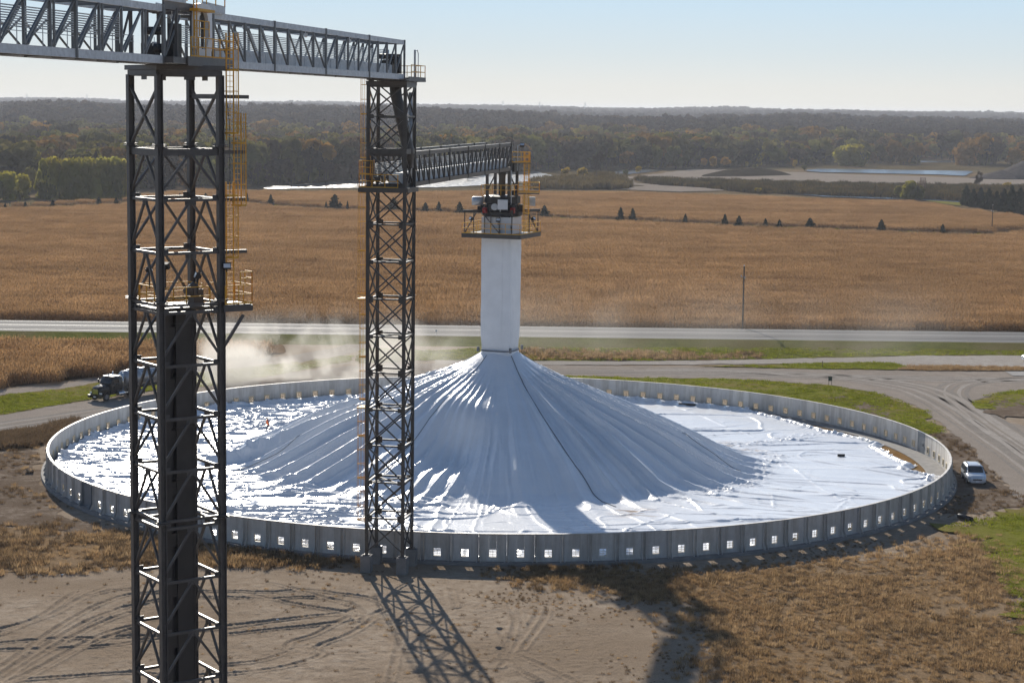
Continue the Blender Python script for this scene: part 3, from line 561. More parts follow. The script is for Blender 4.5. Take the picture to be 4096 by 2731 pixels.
# ------------------------------------------------------------------ highway on its low embankment
M['asphalt'] = soil('worn_asphalt', ((0.15, 0.147, 0.145), (0.175, 0.171, 0.168), (0.20, 0.195, 0.192), (0.165, 0.162, 0.16)), 0.05, 0.5, 8.0, rough=0.8, bstr=0.06, sv=(0.05, 1, 1), spec=0.05)
M['asphalt_dark'] = soil('tyre_worn_asphalt', ((0.122, 0.12, 0.118), (0.145, 0.142, 0.139), (0.17, 0.166, 0.163), (0.134, 0.132, 0.13)), 0.05, 0.5, 8.0, rough=0.8, bstr=0.05, sv=(0.05, 1, 1), spec=0.03)
M['line_paint'] = solid('road_marking', (0.26, 0.255, 0.245), 0.6, 0, 0.1, 2.0)
def hy(x): return 0.010 * x
mb = MB()
zh = 0.95
prof = [(302.5, -0.0), (304.5, 0.1), (307.6, zh - 0.16)]
segs = [-420 + 20 * i for i in range(43)]
mb.rings([[(x, 301.0 + hy(x), 0.02), (x, 303.0 + hy(x), 0.1), (x, 306.4 + hy(x), zh - 0.12), (x, 307.2 + hy(x), zh - 0.02)] for x in segs], closed=False)
mb.cur = 1
mb.rings([[(x, 307.2 + hy(x), zh - 0.02), (x, 309.1 + hy(x), zh + 0.03), (x, 314.7 + hy(x), zh + 0.10), (x, 320.4 + hy(x), zh + 0.03), (x, 322.2 + hy(x), zh - 0.02)] for x in segs], closed=False)
mb.cur = 0
mb.rings([[(x, 322.2 + hy(x), zh - 0.02), (x, 323.5 + hy(x), zh - 0.2), (x, 325.4 + hy(x), 0.1), (x, 327 + hy(x), 0.02)] for x in segs], closed=False)
mb.cur = 2
for yy, ww in ((310.2, .9), (312.3, .9), (316.6, .9), (318.7, .9)):
    mb.rings([[(x, yy + hy(x), zh + 0.075 + 0.022 * (1 - abs(yy - 314.7) / 5) + 0.0), (x, yy + ww + hy(x), zh + 0.075 + 0.022 * (1 - abs(yy + ww - 314.7) / 5))] for x in segs], closed=False)
mb.cur = 3
for yy in (308.95, 320.35):
    mb.rings([[(x, yy + hy(x), zh + 0.06), (x, yy + 0.15 + hy(x), zh + 0.06)] for x in segs], closed=False)
for yy in (314.5, 314.8):
    mb.rings([[(x, yy + hy(x), zh + 0.12), (x, yy + 0.12 + hy(x), zh + 0.12)] for x in segs], closed=False)
tag(mb.build('highway', [M['turf_dull'], M['asphalt'], M['asphalt_dark'], M['line_paint']]), kind='structure')

# ------------------------------------------------------------------ water
def water_mat(name, sc, bs, rg=0.08):
    m, nt, b = nodes_of(name)
    b.inputs['Base Color'].default_value = (0.02, 0.035, 0.045, 1); b.inputs['Roughness'].default_value = rg
    b.inputs['IOR'].default_value = 1.33
    bump(nt, b, tex(nt, sc, 3, 0.6, 'World', (1, 0.45, 1)), bs, 0.5); return m
M['water'] = water_mat('river_water', 0.35, 1.0, 0.30); M['still'] = water_mat('pond_water', 0.3, 0.5, 0.2)
sheet('river', REG['river'], 0.42, M['water'], 4.0, 3.0, 40)
sheet('river_arm', REG['river_arm'], 0.42, M['still'], 4.0, 3.0, 41)
sheet('pond', REG['pond'], 0.50, M['still'], 5.0, 2.0, 42)
sheet('ditch_water', REG['ditch_water'], 0.45, M['still'], 4.0, 1.5, 43)
sheet('backwater', REG['back_water'], 0.5, M['still'], 6.0, 2.0, 44)
# ------------------------------------------------------------------ storage ring
RC = (-1.14, 202.7); RR_ = 47.0; NP = 128; AP = (-1.25, 202.0)
sheet('grain_floor', [(RC[0] + 46.6 * math.cos(2 * math.pi * i / 120), RC[1] + 46.6 * math.sin(2 * math.pi * i / 120)) for i in range(120)], 0.17,
      soil('grain_floor_brown', ((0.16, 0.09, 0.035), (0.23, 0.135, 0.055), (0.30, 0.185, 0.085), (0.22, 0.15, 0.08)), 0.1, 0.9, 9.0), 1, 0, 1)
ring = empty('storage_ring_wall', (RC[0], RC[1], 0))
tag(ring, 'round grey panel wall with small square vents enclosing the white tarpaulin', 'ring wall')
mb = MB(); n = 256
inn, out_ = RR_ - 2.1, RR_ + 0.75
rgs = []
for rr, zz in ((inn, 0.20), (inn + 0.05, 0.27), (out_ - 0.05, 0.27), (out_, 0.02)):
    rgs.append([(rr * math.cos(2 * math.pi * i / n), rr * math.sin(2 * math.pi * i / n), zz) for i in range(n)])
mb.rings(rgs, cap=False, smooth=False)
mb.build('footing', M['concrete'], ring)
PW = 2 * RR_ * math.sin(math.pi / NP)
def panel_mb(dark=False, mbx=None, xf=None):
    """panel in its own frame: x along the wall, y outwards, z up, with vent opening"""
    m_ = MB(); w = PW; h0, h1 = 0.27, 2.52; v0, v1, vx = 0.62, 1.25, 0.315
    t = 0.10
    if dark:
        m_.box((0, 0, (h0 + h1) / 2), (w - 0.03, t, h1 - h0))
        m_.box((0.55, -0.09, 1.25), (0.10, 0.07, 0.30))
    else:
        m_.box((-(w / 2 + vx) / 2, 0, (h0 + h1) / 2), (w / 2 - vx - 0.014, t, h1 - h0))
        m_.box(((w / 2 + vx) / 2, 0, (h0 + h1) / 2), (w / 2 - vx - 0.014, t, h1 - h0))
        m_.box((0, 0, (h0 + v0) / 2), (2 * vx, t - 0.002, v0 - h0))
        m_.box((0, 0, (v1 + h1) / 2), (2 * vx, t - 0.002, h1 - v1))
    m_.box((0, 0, h1 + 0.035), (w - 0.01, 0.22, 0.07))                 # top flange
    for x in (-w / 2 + 0.16, -w / 2 + 0.78, w / 2 - 0.78, w / 2 - 0.16):
        if abs(x) < 0.4: continue
        m_.box((x, 0.13, (h0 + h1) / 2), (0.045, 0.15, h1 - h0 - 0.02))
        m_.add([(x - .02, 0.2, h0), (x - .02, 0.50, h0), (x - .02, 0.2, h0 + .55), (x + .02, 0.2, h0), (x + .02, 0.50, h0), (x + .02, 0.2, h0 + .55)],
               [(0, 1, 2), (5, 4, 3), (0, 3, 4, 1), (1, 4, 5, 2), (2, 5, 3, 0)])
    m_.box((0, 0.12, h0 + 0.06), (w - 0.06, 0.12, 0.10))
    return m_
def vent_mb():
    m_ = MB(); v0, v1, vx = 0.62, 1.25, 0.315
    for z in (v0 - 0.02, v1 + 0.02): m_.box((0, -0.075, z), (2 * vx + .12, 0.05, 0.08))
    for x in (-vx - 0.02, vx + 0.02): m_.box((x, -0.075, (v0 + v1) / 2), (0.08, 0.05, v1 - v0 - 0.04))
    for k in range(1, 3): m_.box((0, -0.04, v0 + (v1 - v0) * k / 3), (2 * vx - .1, 0.025, 0.028))
    m_.box((0.0, -0.03, (v0 + v1) / 2), (0.026, 0.02, v1 - v0 - 0.1))
    return m_
pm = panel_mb().build('wall_panel', M['panel'], link=False)
pmd = panel_mb(True).build('wall_panel_dark', M['panel_dark'], link=False)
vm = vent_mb().build('vent', M['vent'], link=False)
# hidden behind the pile, or edge-on at the two sides: one merged part
angs = [rad(-90.28) + 2 * math.pi * i / NP for i in range(NP)]
def small(a):
    d = math.degrees(a) % 360
    return 76 < d < 104 or 163 < d < 185.5 or -4 <= ((d + 180) % 360 - 180) <= 19.5
rest = [i for i in range(NP) if small(angs[i])][:28] if False else None
order = sorted(range(NP), key=lambda i: (0 if 76 < (math.degrees(angs[i]) % 360) < 104 else 1, abs(math.sin(angs[i]))))
rest = set(order[:29])
DARK = {}
for d in DOORANG:
    DARK[min(range(NP), key=lambda i: abs((math.degrees(angs[i]) - d + 180) % 360 - 180))] = d
rest -= set(DARK)
mbR = MB(); mbV = MB()
src = panel_mb(); srcv = vent_mb()
for i, a in enumerate(angs):
    loc = (RR_ * math.cos(a), RR_ * math.sin(a), 0)
    if i in rest:
        mt = Matrix.Translation(loc) @ Matrix.Rotation(a - math.pi / 2, 4, 'Z')
        mbR.add([mt @ Vector(p) for p in src.v], src.f)
        mbV.add([mt @ Vector(p) for p in srcv.v], srcv.f)
        continue
    p = link_mesh('wall_panel', pmd if i in DARK else pm, ring); p.location = loc; p.rotation_euler = (0, 0, a - math.pi / 2)
    if i in DARK: p['label'] = 'dark grey door panel without a vent'
    else: link_mesh('vent', vm, p)
o = mbR.build('wall_panel', M['panel'], ring); tag(o, kind='stuff')
mbV.build('vent', M['vent'], o)

# ------------------------------------------------------------------ white tarpaulin over pile and floor
def tarp_h(x, y):
    """height of the cover, x / y relative to the pile axis"""
    r = np.hypot(x, y); th = np.arctan2(x, -y)               # 0 towards the camera, + to the right; seam at the back
    deg = np.degrees(np.arctan2(y, x)) % 360
    dd_ = lambda c: ((deg - c) + 180) % 360 - 180
    def lobe(c, w): return np.exp(-(dd_(c) / w) ** 2)
    k = 1 + 0.09 * lobe(140, 28) + 0.02 * lobe(183, 20) + 0.04 * lobe(0, 25) - 0.02 * lobe(270, 30) + 0.03 * (vn(th * 2.2 + 9, 0 * th, 3) - 0.5)
    re = r / k
    z = np.interp(re, [0, 2.2, 4, 6.3, 11.4, 16, 20.5, 23.4, 25.2, 27, 60], [12.9, 11.65, 10.5, 9.25, 6.85, 4.75, 2.6, 1.05, 0.5, 0.36, 0.34])
    z = z - 2.1 * lobe(253, 13) * np.exp(-((r - 14.8) / 4.4) ** 2)
    z = z - 0.6 * lobe(224, 16) * np.exp(-((r - 17) / 4.5) ** 2)
    z = z + 1.5 * np.exp(-((x + 2.9) / 2.3) ** 2 - ((y + 12.0 + 0.35 * x) / 2.6) ** 2) + 0.05 * ridge(x * 1.3 + y * .25, y * .1, 66, 3) * np.exp(-((x + 2.6) / 2.4) ** 2 - ((y + 10.6) / 2.6) ** 2)
    cone = 1 - sstep(22.5, 27.0, re)
    # long folds that run straight down the pile and widen towards its foot
    wob_ = 0.05 * (vn(r * 0.10, th * 2 + 40, 7) - 0.5) + 0.025 * (vn(r * 0.35, th * 6 + 40, 9) - 0.5)
    thw = th + wob_; dg = np.degrees(wob_)
    grow = np.clip(r / 15, 0, 1.25); run = sstep(2.5, 8, r) * (1 - 0.9 * sstep(23.5, 30, re))
    for c, w, h in ((118, 4, .35), (127, 3.2, .45), (136, 3.0, .60), (144, 2.6, .65), (152, 2.8, .80), (160, 2.4, .80), (168, 2.3, 1.15), (176, 2.2, 1.05), (183, 2.0, 1.2), (190, 2.0, 1.1), (197, 2.0, .95), (204, 2.2, 1.05), (211, 1.9, .75), (218, 2.0, .75), (225, 2.2, .70), (232, 2.4, .40), (239, 2.2, .35),
                    (244, 1.3, .30), (249, 1.2, .28), (254, 1.3, .32), (259, 1.2, .22), (276, 1.8, .2), (290, 1.6, .34), (299, 1.2, .38), (306, 1.1, .36), (313, 1.4, .56), (320, 1.1, .46), (326, 1.0, .52), (333, 1.3, .66), (340, 1.1, .50), (347, 1.4, .62), (354, 1.2, .52), (2, 1.6, .55), (11, 1.8, .5)):
        z = z + h * np.exp(-(np.abs(dd_(c) + dg) / w) ** 1.6) * grow * run * (0.75 + 0.5 * vn(r * 0.08, c * 1.7 + 0 * r, 14))
    side = 0.45 + 0.75 * sstep(-0.25, -0.8, th) + 0.65 * sstep(0.25, 0.7, th)
    p = 0.22 * (ridge(thw * 11 + 20, r * 0.02, 2, 3.0) - 0.3) + 0.22 * (ridge(thw * 25 + 50, r * 0.03, 3, 4.0) - 0.2) + 0.12 * (ridge(thw * 52 + 50, r * 0.04, 4, 3.5) - 0.25) + 0.05 * ridge(thw * 95 + 20, r * 0.05, 6, 3)
    z = z + p * sstep(1.8, 6, r) * (0.4 + vn(th * 2.5 + 30, r * 0.04, 12)) * side * (0.3 + 0.7 * np.clip(r / 16, 0, 1)) * (0.12 + 0.88 * cone) * (r < 33)
    # cover pulled out in a steep fold towards the left
    xx = np.clip(x, -29, -13); yl = np.interp(xx, [-29, -24.5, -19.5, -13], [-5.6, -4.9, -3.4, -0.4])
    crest = np.interp(x, [-31.5, -29.5, -26, -21, -16], [0.0, 1.1, 1.2, 0.4, 0.0]) * (1 + 0.5 * (ridge(x * 0.55, y * 0.12, 68, 2) - 0.4))
    dy = y - yl
    z = z + crest * np.where(dy < 0, np.exp(-(np.abs(dy) / 1.1) ** 2.6), np.exp(-(dy / 2.2) ** 2)) * (1 + 0.25 * (vn(x * 0.9, y * 0.2, 5) - 0.5))
    # floor: broad flat sheets broken by long thin creases (contour lines of smooth noise), livelier on the left
    fl = sstep(23.5, 27.0, re)
    wx = x + 4.0 * (fbm(x * 0.05, y * 0.06, 2, 31) - 0.5); wy = y + 5.0 * (fbm(x * 0.040 + 7, y * 0.045, 2, 37) - 0.5)
    lf = sstep(6, -12, x); front_ = sstep(-19, -27, y); act = np.maximum(lf, 0.75 * front_)
    f = 0.22 * (fbm(wx * 0.09, wy * 0.20, 2, 40) - 0.5) + 0.06 * lf * (fbm(wx * 0.3, wy * 0.6, 2, 39) - 0.5)
    def crease(fu, fv, rot, w, seed):
        """narrow fold of even width along the mid-level line of a smooth noise"""
        ca_, sa_ = math.cos(rot), math.sin(rot)
        def nz(px_, py_): return vn((px_ * ca_ + py_ * sa_) * fu + seed * 3.7, (py_ * ca_ - px_ * sa_) * fv + seed * 1.9, seed)
        e_ = 0.25; n0 = nz(wx, wy); gxx = (nz(wx + e_, wy) - n0) / e_; gyy = (nz(wx, wy + e_) - n0) / e_
        d_ = np.abs(n0 - 0.5) / np.maximum(np.hypot(gxx, gyy), 0.012)
        return np.exp(-(d_ / w) ** 2) * sstep(0.30, 0.62, vn(wx * 0.11 + seed, wy * 0.13, seed + 5))
    for i_, (fu, fv, rot, w, h0, h1) in enumerate(((.035, .16, 0.05, .20, .13, .06), (.05, .22, -.12, .17, .11, .06), (.06, .13, .55, .16, .10, .02), (.05, .17, -.5, .16, .09, .03), (.04, .30, .02, .16, .05, .10), (.05, .42, -.06, .15, .02, .13), (.06, .55, .10, .15, .01, .12), (.07, .75, -.15, .14, .0, .10), (.10, .30, .9, .15, .0, .09), (.10, .30, -.8, .15, .0, .09), (.08, .95, .04, .14, .0, .08))):
        f = f + (h0 + h1 * (act + 0.6 * lf)) * crease(fu, fv, rot, w, 41 + i_)
    pan = np.abs(((x * 0.45 + y * 0.9) / 7.5 + 0.15 * vn(x * .05, y * .05, 63)) % 1.0 - 0.5)
    f = f + 0.035 * np.exp(-((0.5 - pan) * 7.5 / 0.12) ** 2)
    rad_ = ridge(thw * 7 + 11, r * 0.02, 50, 18) * 0.15 + ridge(thw * 16 + 11, r * 0.03, 56, 16) * 0.09
    z = z + fl * (f * (0.6 + 0.8 * vn(x * 0.07, y * 0.08, 45)) + rad_ * sstep(0.35, 0.65, vn(x * .06 + 3, y * .06, 59)))
    return z
st = 0.125
gx = np.arange(-46.4, 46.5, st); GX, GY = np.meshgrid(gx + RC[0], gx + RC[1])
TX, TY = GX - AP[0], GY - AP[1]
TZ = tarp_h(TX, TY)
rw = np.hypot(GX - RC[0], GY - RC[1])
for s_ in SEAMS:
    d = seg_dist(GX, GY, s_); TZ += 0.055 * np.exp(-(d / 0.17) ** 2) * (0.5 + vn(GX * .8, GY * .8, 3)) * (rw < 46)
rd = np.full(GX.shape, 99.0)
for s_ in RUMPLE: rd = np.minimum(rd, seg_dist(GX, GY, s_))
rd = np.minimum(rd, seg_dist(GX, GY, TARP_EDGE) * 0.8)
rb = np.exp(-(rd / 1.6) ** 2)
TZ += 0.75 * rb * (0.10 * fbm(GX * 1.1, GY * 1.1, 3, 51) + 0.13 * ridge(GX * 1.3 + GY * .9, GY * 1.0 - GX * .6, 52, 4) + 0.11 * ridge(GX * 2.4, GY * 2.2, 58, 3) - 0.08)
TZ += 0.22 * sstep(45.0, 46.5, rw) * sstep(-30, 0, GY - RC[1]) * (0.4 + 0.9 * vn(GX * 0.5, GY * 0.5, 53)) + sstep(42.5, 45, rw) * 0.15 * ridge(GX * 0.8, GY * 0.8, 54, 2)
# bare grain shows beyond the edge of the cover on the right
edge_poly = list(TARP_EDGE) + [(60, 192), (60, 245), (30, 245)]
wob = 1.2 * (fbm(GX * 0.5, GY * 0.5, 3, 55) - 0.5)
gone = in_poly(GX + wob, GY + wob, edge_poly)
d_e = seg_dist(GX, GY, TARP_EDGE)
TZ = np.where(d_e < 1.0, TZ * sstep(-0.2, 0.9, d_e) + 0.2, TZ)
keep = (rw < 46.45) & ~gone & (np.hypot(TX, TY) > 0.8)
ok = keep[:-1, :-1] & keep[1:, 1:] & keep[1:, :-1] & keep[:-1, 1:]
n = len(gx); idx = np.arange(n * n).reshape(n, n)
Fq = np.stack([idx[:-1, :-1], idx[:-1, 1:], idx[1:, 1:], idx[1:, :-1]], -1)[ok].reshape(-1, 4)
used = np.unique(Fq); rem = np.full(n * n, -1); rem[used] = np.arange(len(used))
V = np.stack([GX.ravel() - AP[0], GY.ravel() - AP[1], TZ.ravel()], 1)[used]
m, nt, b = nodes_of('white_tarpaulin')
f = tex(nt, 0.35, 5, 0.6)
clean = ramp(nt, f, [(0.3, (0.77, 0.785, 0.815)), (0.7, (0.84, 0.855, 0.88))])
# spilled grain and dust lie in patches near the foot of the pile on the right
tcs = nt.nodes.new('ShaderNodeTexCoord'); acc = None
for (sx_, sy_, sr_) in ((24.0, 9.5, 4.5), (27.0, 7.0, 3.5), (21.5, 14.0, 3.0), (13.0, -27.0, 3.0)):
    vd = nt.nodes.new('ShaderNodeVectorMath'); vd.operation = 'DISTANCE'; vd.inputs[1].default_value = (sx_, sy_, 0.4); nt.links.new(tcs.outputs['Object'], vd.inputs[0])
    mr_ = nt.nodes.new('ShaderNodeMapRange'); mr_.inputs[1].default_value = sr_; mr_.inputs[2].default_value = 0.3; nt.links.new(vd.outputs['Value'], mr_.inputs[0])
    if acc is None: acc = mr_.outputs[0]
    else:
        mxx = nt.nodes.new('ShaderNodeMath'); mxx.operation = 'MAXIMUM'; nt.links.new(acc, mxx.inputs[0]); nt.links.new(mr_.outputs[0], mxx.inputs[1]); acc = mxx.outputs[0]
mm_ = nt.nodes.new('ShaderNodeMath'); mm_.operation = 'MULTIPLY'; nt.links.new(acc, mm_.inputs[0]); nt.links.new(ramp(nt, tex(nt, 0.9, 5, 0.7, 'Object', (0.5, 1.6, 1)), [(0.48, (0, 0, 0)), (0.60, (1, 1, 1))]), mm_.inputs[1])
nt.links.new(mixc(nt, mm_.outputs[0], clean, (0.40, 0.25, 0.12)), b.inputs['Base Color'])
b.inputs['Roughness'].default_value = 0.23; b.inputs['Specular IOR Level'].default_value = 0.5
mx = nt.nodes.new('ShaderNodeMath'); mx.operation = 'ADD'
nt.links.new(tex(nt, 1.8, 3, 0.6, 'Object', (1, 1, 1), 1.0), mx.inputs[0]); nt.links.new(tex(nt, 6.0, 2, 0.5), mx.inputs[1])
bump(nt, b, mx.outputs[0], 0.35, 0.06)
M['tarp'] = m
tarp = empty('tarpaulin_cover', (AP[0], AP[1], 0))
tag(tarp, 'wrinkled shiny white tarpaulin spread over a cone of grain and the ring floor', 'tarpaulin')
me = np_mesh('cover_sheet', V, rem[Fq], [M['tarp']], None, True)
link_mesh('cover_sheet', me, tarp)
def strap(pts, r, name='strap', lift=0.03):
    P = []
    for (ax, ay), (bx, by) in zip(pts[:-1], pts[1:]):
        for t in np.linspace(0, 1, 14)[:-1]: P.append((ax + (bx - ax) * t, ay + (by - ay) * t))
    P.append(pts[-1]); P = np.array(P)
    zz = tarp_h(P[:, 0], P[:, 1]) + lift
    mb = MB(); mb.path([Vector((p[0], p[1], z)) for p, z in zip(P, zz)], r, 5)
    return mb.build(name, M['strap'], tarp)
strap([(1.2, -1.9), (2.4, -5.5), (4.2, -10.5), (6.6, -16), (8.4, -19.5), (9.4, -22), (11.2, -24.8)], 0.042)
strap([(-1.4, -1.7), (-4.2, -6.2), (-7.0, -10.0), (-9.6, -15), (-12, -21)], 0.03)
strap([(-2.1, 0.2), (-8, 0.2), (-14, -1.8), (-22, -7.0), (-27, -9.5)], 0.03)
strap([(2.3, 0.1), (9, -1.2), (17, -3.5), (25, -7)], 0.03)
mb = MB()                                                   # collar where cover meets the fill column
zc = 11.75
ya = rad(-20)
def sq(r, z, k=0.82, n=32):
    o = []
    for i in range(n):
        a = 2 * math.pi * i / n
        ca, sa = math.cos(a), math.sin(a); q = (abs(ca) ** 4 + abs(sa) ** 4) ** -0.25
        o.append((r * q * k * math.cos(a + ya), r * q * k * math.sin(a + ya), z))
    return o
mb.rings([sq(2.55, zc - 0.45), sq(2.25, zc - 0.05), sq(2.15, zc + 0.25)], cap=False)
mb.build('collar', M['tarp'], tarp)
mb = MB(); mb.rings([sq(2.20, zc + 0.28), sq(2.26, zc + 0.34), sq(2.20, zc + 0.42)], cap=False)
for sx, sy in ((-1, -1), (1, -1), (1, 1), (-1, 1)):
    a = ya + math.atan2(sy, sx); mb.box((2.55 * math.cos(a), 2.55 * math.sin(a), zc + 0.5), (0.22, 0.22, 0.5), a)
mb.build('strap_ring', M['strap'], tarp)
# ------------------------------------------------------------------ steel structures
def ladder(parent, p0, along, out, z0, z1, cage0=None, name='ladder', depth=0.72, width=0.45, hoop=1.15):
    """rails + rungs; cage as a second part.  along / out are unit 2-D directions"""
    a = Vector((along[0], along[1], 0)); o_ = Vector((out[0], out[1], 0)); b = Vector((p0[0], p0[1], 0))
    mb = MB()
    for k in (-1, 1):
        q = b + a * (k * width / 2); mb.beam((q.x, q.y, z0), (q.x, q.y, z1), 0.07, 0.05, up=(o_.x, o_.y, 0))
    z = z0 + 0.2
    while z < z1:
        p = b - a * (width / 2); q = b + a * (width / 2)
        mb.beam((p.x, p.y, z), (q.x, q.y, z), 0.03, 0.03); z += 0.305
    lad = mb.build(name, M['yellow'], parent)
    if cage0 is not None:
        mb = MB(); N = 8; r = 0.38
        def cp(i, z):
            t = math.pi * i / N
            q = b + a * (-math.cos(t) * r) + o_ * (math.sin(t) * depth)
            return Vector((q.x, q.y, z))
        z = cage0; k = 0
        while z <= z1 + 0.01:
            thick = 0.10 if k % 3 == 0 else 0.045
            for i in range(N): mb.beam(cp(i, z), cp(i + 1, z), 0.02, thick)
            z += hoop; k += 1
        for i in range(1, N): mb.beam(cp(i, cage0), cp(i, z1), 0.03, 0.012, up=(o_.x, o_.y, 0))
        mb.build('ladder_cage', M['yellow'], lad)
    return lad

def railing(parent, pts, z, name='handrail', hgt=1.07, step=1.5, closed=False, kick=True, r=0.03):
    mb = MB(); P = [Vector((x, y, z)) for x, y in pts]
    if closed: P.append(P[0])
    for a, b in zip(P[:-1], P[1:]):
        n = max(1, round((b - a).length / step))
        for i in range(n + 1):
            q = a.lerp(b, i / n); mb.beam(q, q + Vector((0, 0, hgt)), r * 1.7, r * 1.7)
        for hh in (hgt, hgt * 0.52): mb.beam(a + Vector((0, 0, hh)), b + Vector((0, 0, hh)), r * 1.7, r * 1.7)
        if kick: mb.beam(a + Vector((0, 0, 0.06)), b + Vector((0, 0, 0.06)), 0.012, 0.1)
    return mb.build(name, M['yellow'], parent)

def floodlight(parent, p, yaw, post=0.0, tilt=-25):
    mb = MB(); rot = Matrix.Rotation(rad(tilt), 3, 'X')
    rz = Matrix.Rotation(yaw, 3, 'Z')
    def T(v): return Vector(p) + rz @ (rot @ Vector(v))
    def bx(c, s, m_):
        vs = [T((c[0] + i * s[0] / 2, c[1] + j * s[1] / 2, c[2] + k * s[2] / 2)) for k in (-1, 1) for i, j in ((-1, -1), (1, -1), (1, 1), (-1, 1))]
        m_.add(vs, [(3, 2, 1, 0), (4, 5, 6, 7), (0, 1, 5, 4), (1, 2, 6, 5), (2, 3, 7, 6), (3, 0, 4, 7)])
    bx((0, 0, 0), (0.46, 0.22, 0.34), mb); bx((0, 0.16, 0), (0.3, 0.1, 0.2), mb); bx((0, -0.13, 0.14), (0.5, 0.06, 0.05), mb)
    mb.beam(Vector(p) + Vector((0, 0, -0.12)), Vector(p) + Vector((0, 0, -0.32 - post)), 0.06, 0.06)
    o = mb.build('floodlight', M['black'], parent)
    l = MB(); bx((0, -0.118, -0.01), (0.38, 0.012, 0.24), l); l.build('lens', M['lens'], o)
    return o

# ================= middle lattice tower
AZ1 = rad(11.2)
mt = empty('lattice_tower', (-9.8, 153.7, 0), -AZ1)
tag(mt, 'slim dark steel lattice tower with caged yellow ladder in front of the ring wall', 'tower')
LV = [1.58, 4.47, 7.41, 10.4, 13.32, 16.31, 19.22, 22.22, 25.18, 28.16, 31.04, 33.95, 36.69, 39.3]
hs = 1.5; CR = [(-hs, -hs), (hs, -hs), (hs, hs), (-hs, hs)]
for i, (x, y) in enumerate(CR):
    mb = MB(); mb.hbeam((x, y, 1.45), (x, y, 39.3), 0.24, 0.24, 0.035, up=(0, 1, 0)); 
    for z in LV[1::2]: mb.box((x, y, z + 0.12), (0.36, 0.36, 0.04))
    mb.box((x, y, 1.45), (0.5, 0.5, 0.06)); mb.build('leg', M['mid_steel'], mt)
    mb = MB(); mb.box((x, y, 0.65), (0.82, 0.82, 1.5)); 
    for bx_, by_ in ((-.17, -.17), (.17, -.17), (.17, .17), (-.17, .17)): mb.tube((x + bx_ * 1.0, y + by_ * 1.1, 1.4), (x + bx_ * 1.0, y + by_ * 1.1, 1.56), 0.03, 6)
    mb.build('footing', M['concrete'], mt)
for f in range(4):
    (ax, ay), (bx_, by_) = CR[f], CR[(f + 1) % 4]
    mb = MB(); nx_, ny_ = (by_ - ay) / 3, -(bx_ - ax) / 3
    for k in range(len(LV) - 1):
        z0, z1 = LV[k], LV[k + 1]; e = 0.10
        mb.beam((ax + nx_ * .05, ay + ny_ * .05, z0 + e), (bx_ + nx_ * .05, by_ + ny_ * .05, z1 - e), 0.105, 0.105)
        mb.beam((bx_ - nx_ * .06, by_ - ny_ * .06, z0 + e), (ax - nx_ * .06, ay - ny_ * .06, z1 - e), 0.105, 0.105)
        if k: mb.beam((ax, ay, z0), (bx_, by_, z0), 0.17 if k not in (11,) else 0.2, 0.13 if k not in (11,) else 0.42)
        for (cx_, cy_), s_ in (((ax, ay), 1), ((bx_, by_), -1)):
            ux, uy = (bx_ - ax) / 3 * s_, (by_ - ay) / 3 * s_
            mb.beam((cx_ + ux * 0.06, cy_ + uy * 0.06, z1), (cx_ + ux * 0.46, cy_ + uy * 0.46, z1), 0.03, 0.52 if k % 2 == 0 else 0.34)
    mb.beam((ax, ay, 39.15), (bx_, by_, 39.15), 0.24, 0.34)
    mb.build('bracing', M['mid_steel'], mt)
for k in range(2, len(LV) - 1, 2):
    mb = MB(); mb.beam(CR[0] + (LV[k],), CR[2] + (LV[k],), 0.1, 0.1); mb.beam(CR[3] + (LV[k] - .1,), CR[1] + (LV[k] - .1,), 0.1, 0.1); mb.build('plan_brace', M['mid_steel'], mt)
mb = MB(); mb.box((-0.2, 0, 31.02), (4.0, 3.6, 0.06)); 
for y in (-1.8, 1.8): mb.beam((-2.2, y, 30.9), (1.75, y, 30.9), 0.12, 0.36)
for x in (-2.2, 1.75): mb.beam((x, -1.74, 30.9), (x, 1.74, 30.9), 0.12, 0.36)
mb.build('deck', M['mid_steel'], mt)
railing(mt, [(1.0, -1.75), (-2.15, -1.75), (-2.15, 1.75), (0.0, 1.75)], 31.05, step=1.0)
railing(mt, [(-2.15, -1.75), (-1.2, -1.75), (-1.2, -0.8), (-2.15, -0.8)], 32.1, step=0.5, hgt=1.1, closed=True)
ladder(mt, (-1.72, -1.05), (0, 1), (-1, 0), 4.0, 13.6, 4.2)
ladder(mt, (-1.72, -0.55), (0, 1), (-1, 0), 12.6, 22.4, 14.0)
ladder(mt, (-1.72, -1.05), (0, 1), (-1, 0), 21.4, 31.3, 22.6)
ladder(mt, (-1.66, -0.6), (0, 1), (-1, 0), 31.1, 40.2, 33.4)
for z in (13.4, 22.2):
    mb = MB(); mb.box((-2.0, -0.8, z), (0.8, 1.3, 0.08)); mb.build('rest_platform', M['yellow'], mt)
mb = MB(); mb.rings([[(0.25 + 0.48 * math.cos(2 * math.pi * i / 14) + dx, 0.4 + 0.48 * math.sin(2 * math.pi * i / 14), z) for i in range(14)] for dx, z in ((-.1, 39.6), (0.0, 38.4), (1.0, 34.2), (1.0, 32.6))])
for dx, z in ((0.02, 38.4), (0.52, 36.3)): mb.rings([[(0.25 + r * math.cos(2 * math.pi * i / 14) + dx, 0.4 + r * math.sin(2 * math.pi * i / 14), z + dz) for i in range(14)] for r, dz in ((0.58, -0.04), (0.58, 0.04))])
mb.build('grain_spout', M['mid_steel'], mt)
mb = MB(); mb.tube((1.25, 1.2, 31.4), (1.25, 1.2, 38.6), 0.16, 10); mb.build('duct', M['galv'], mt)

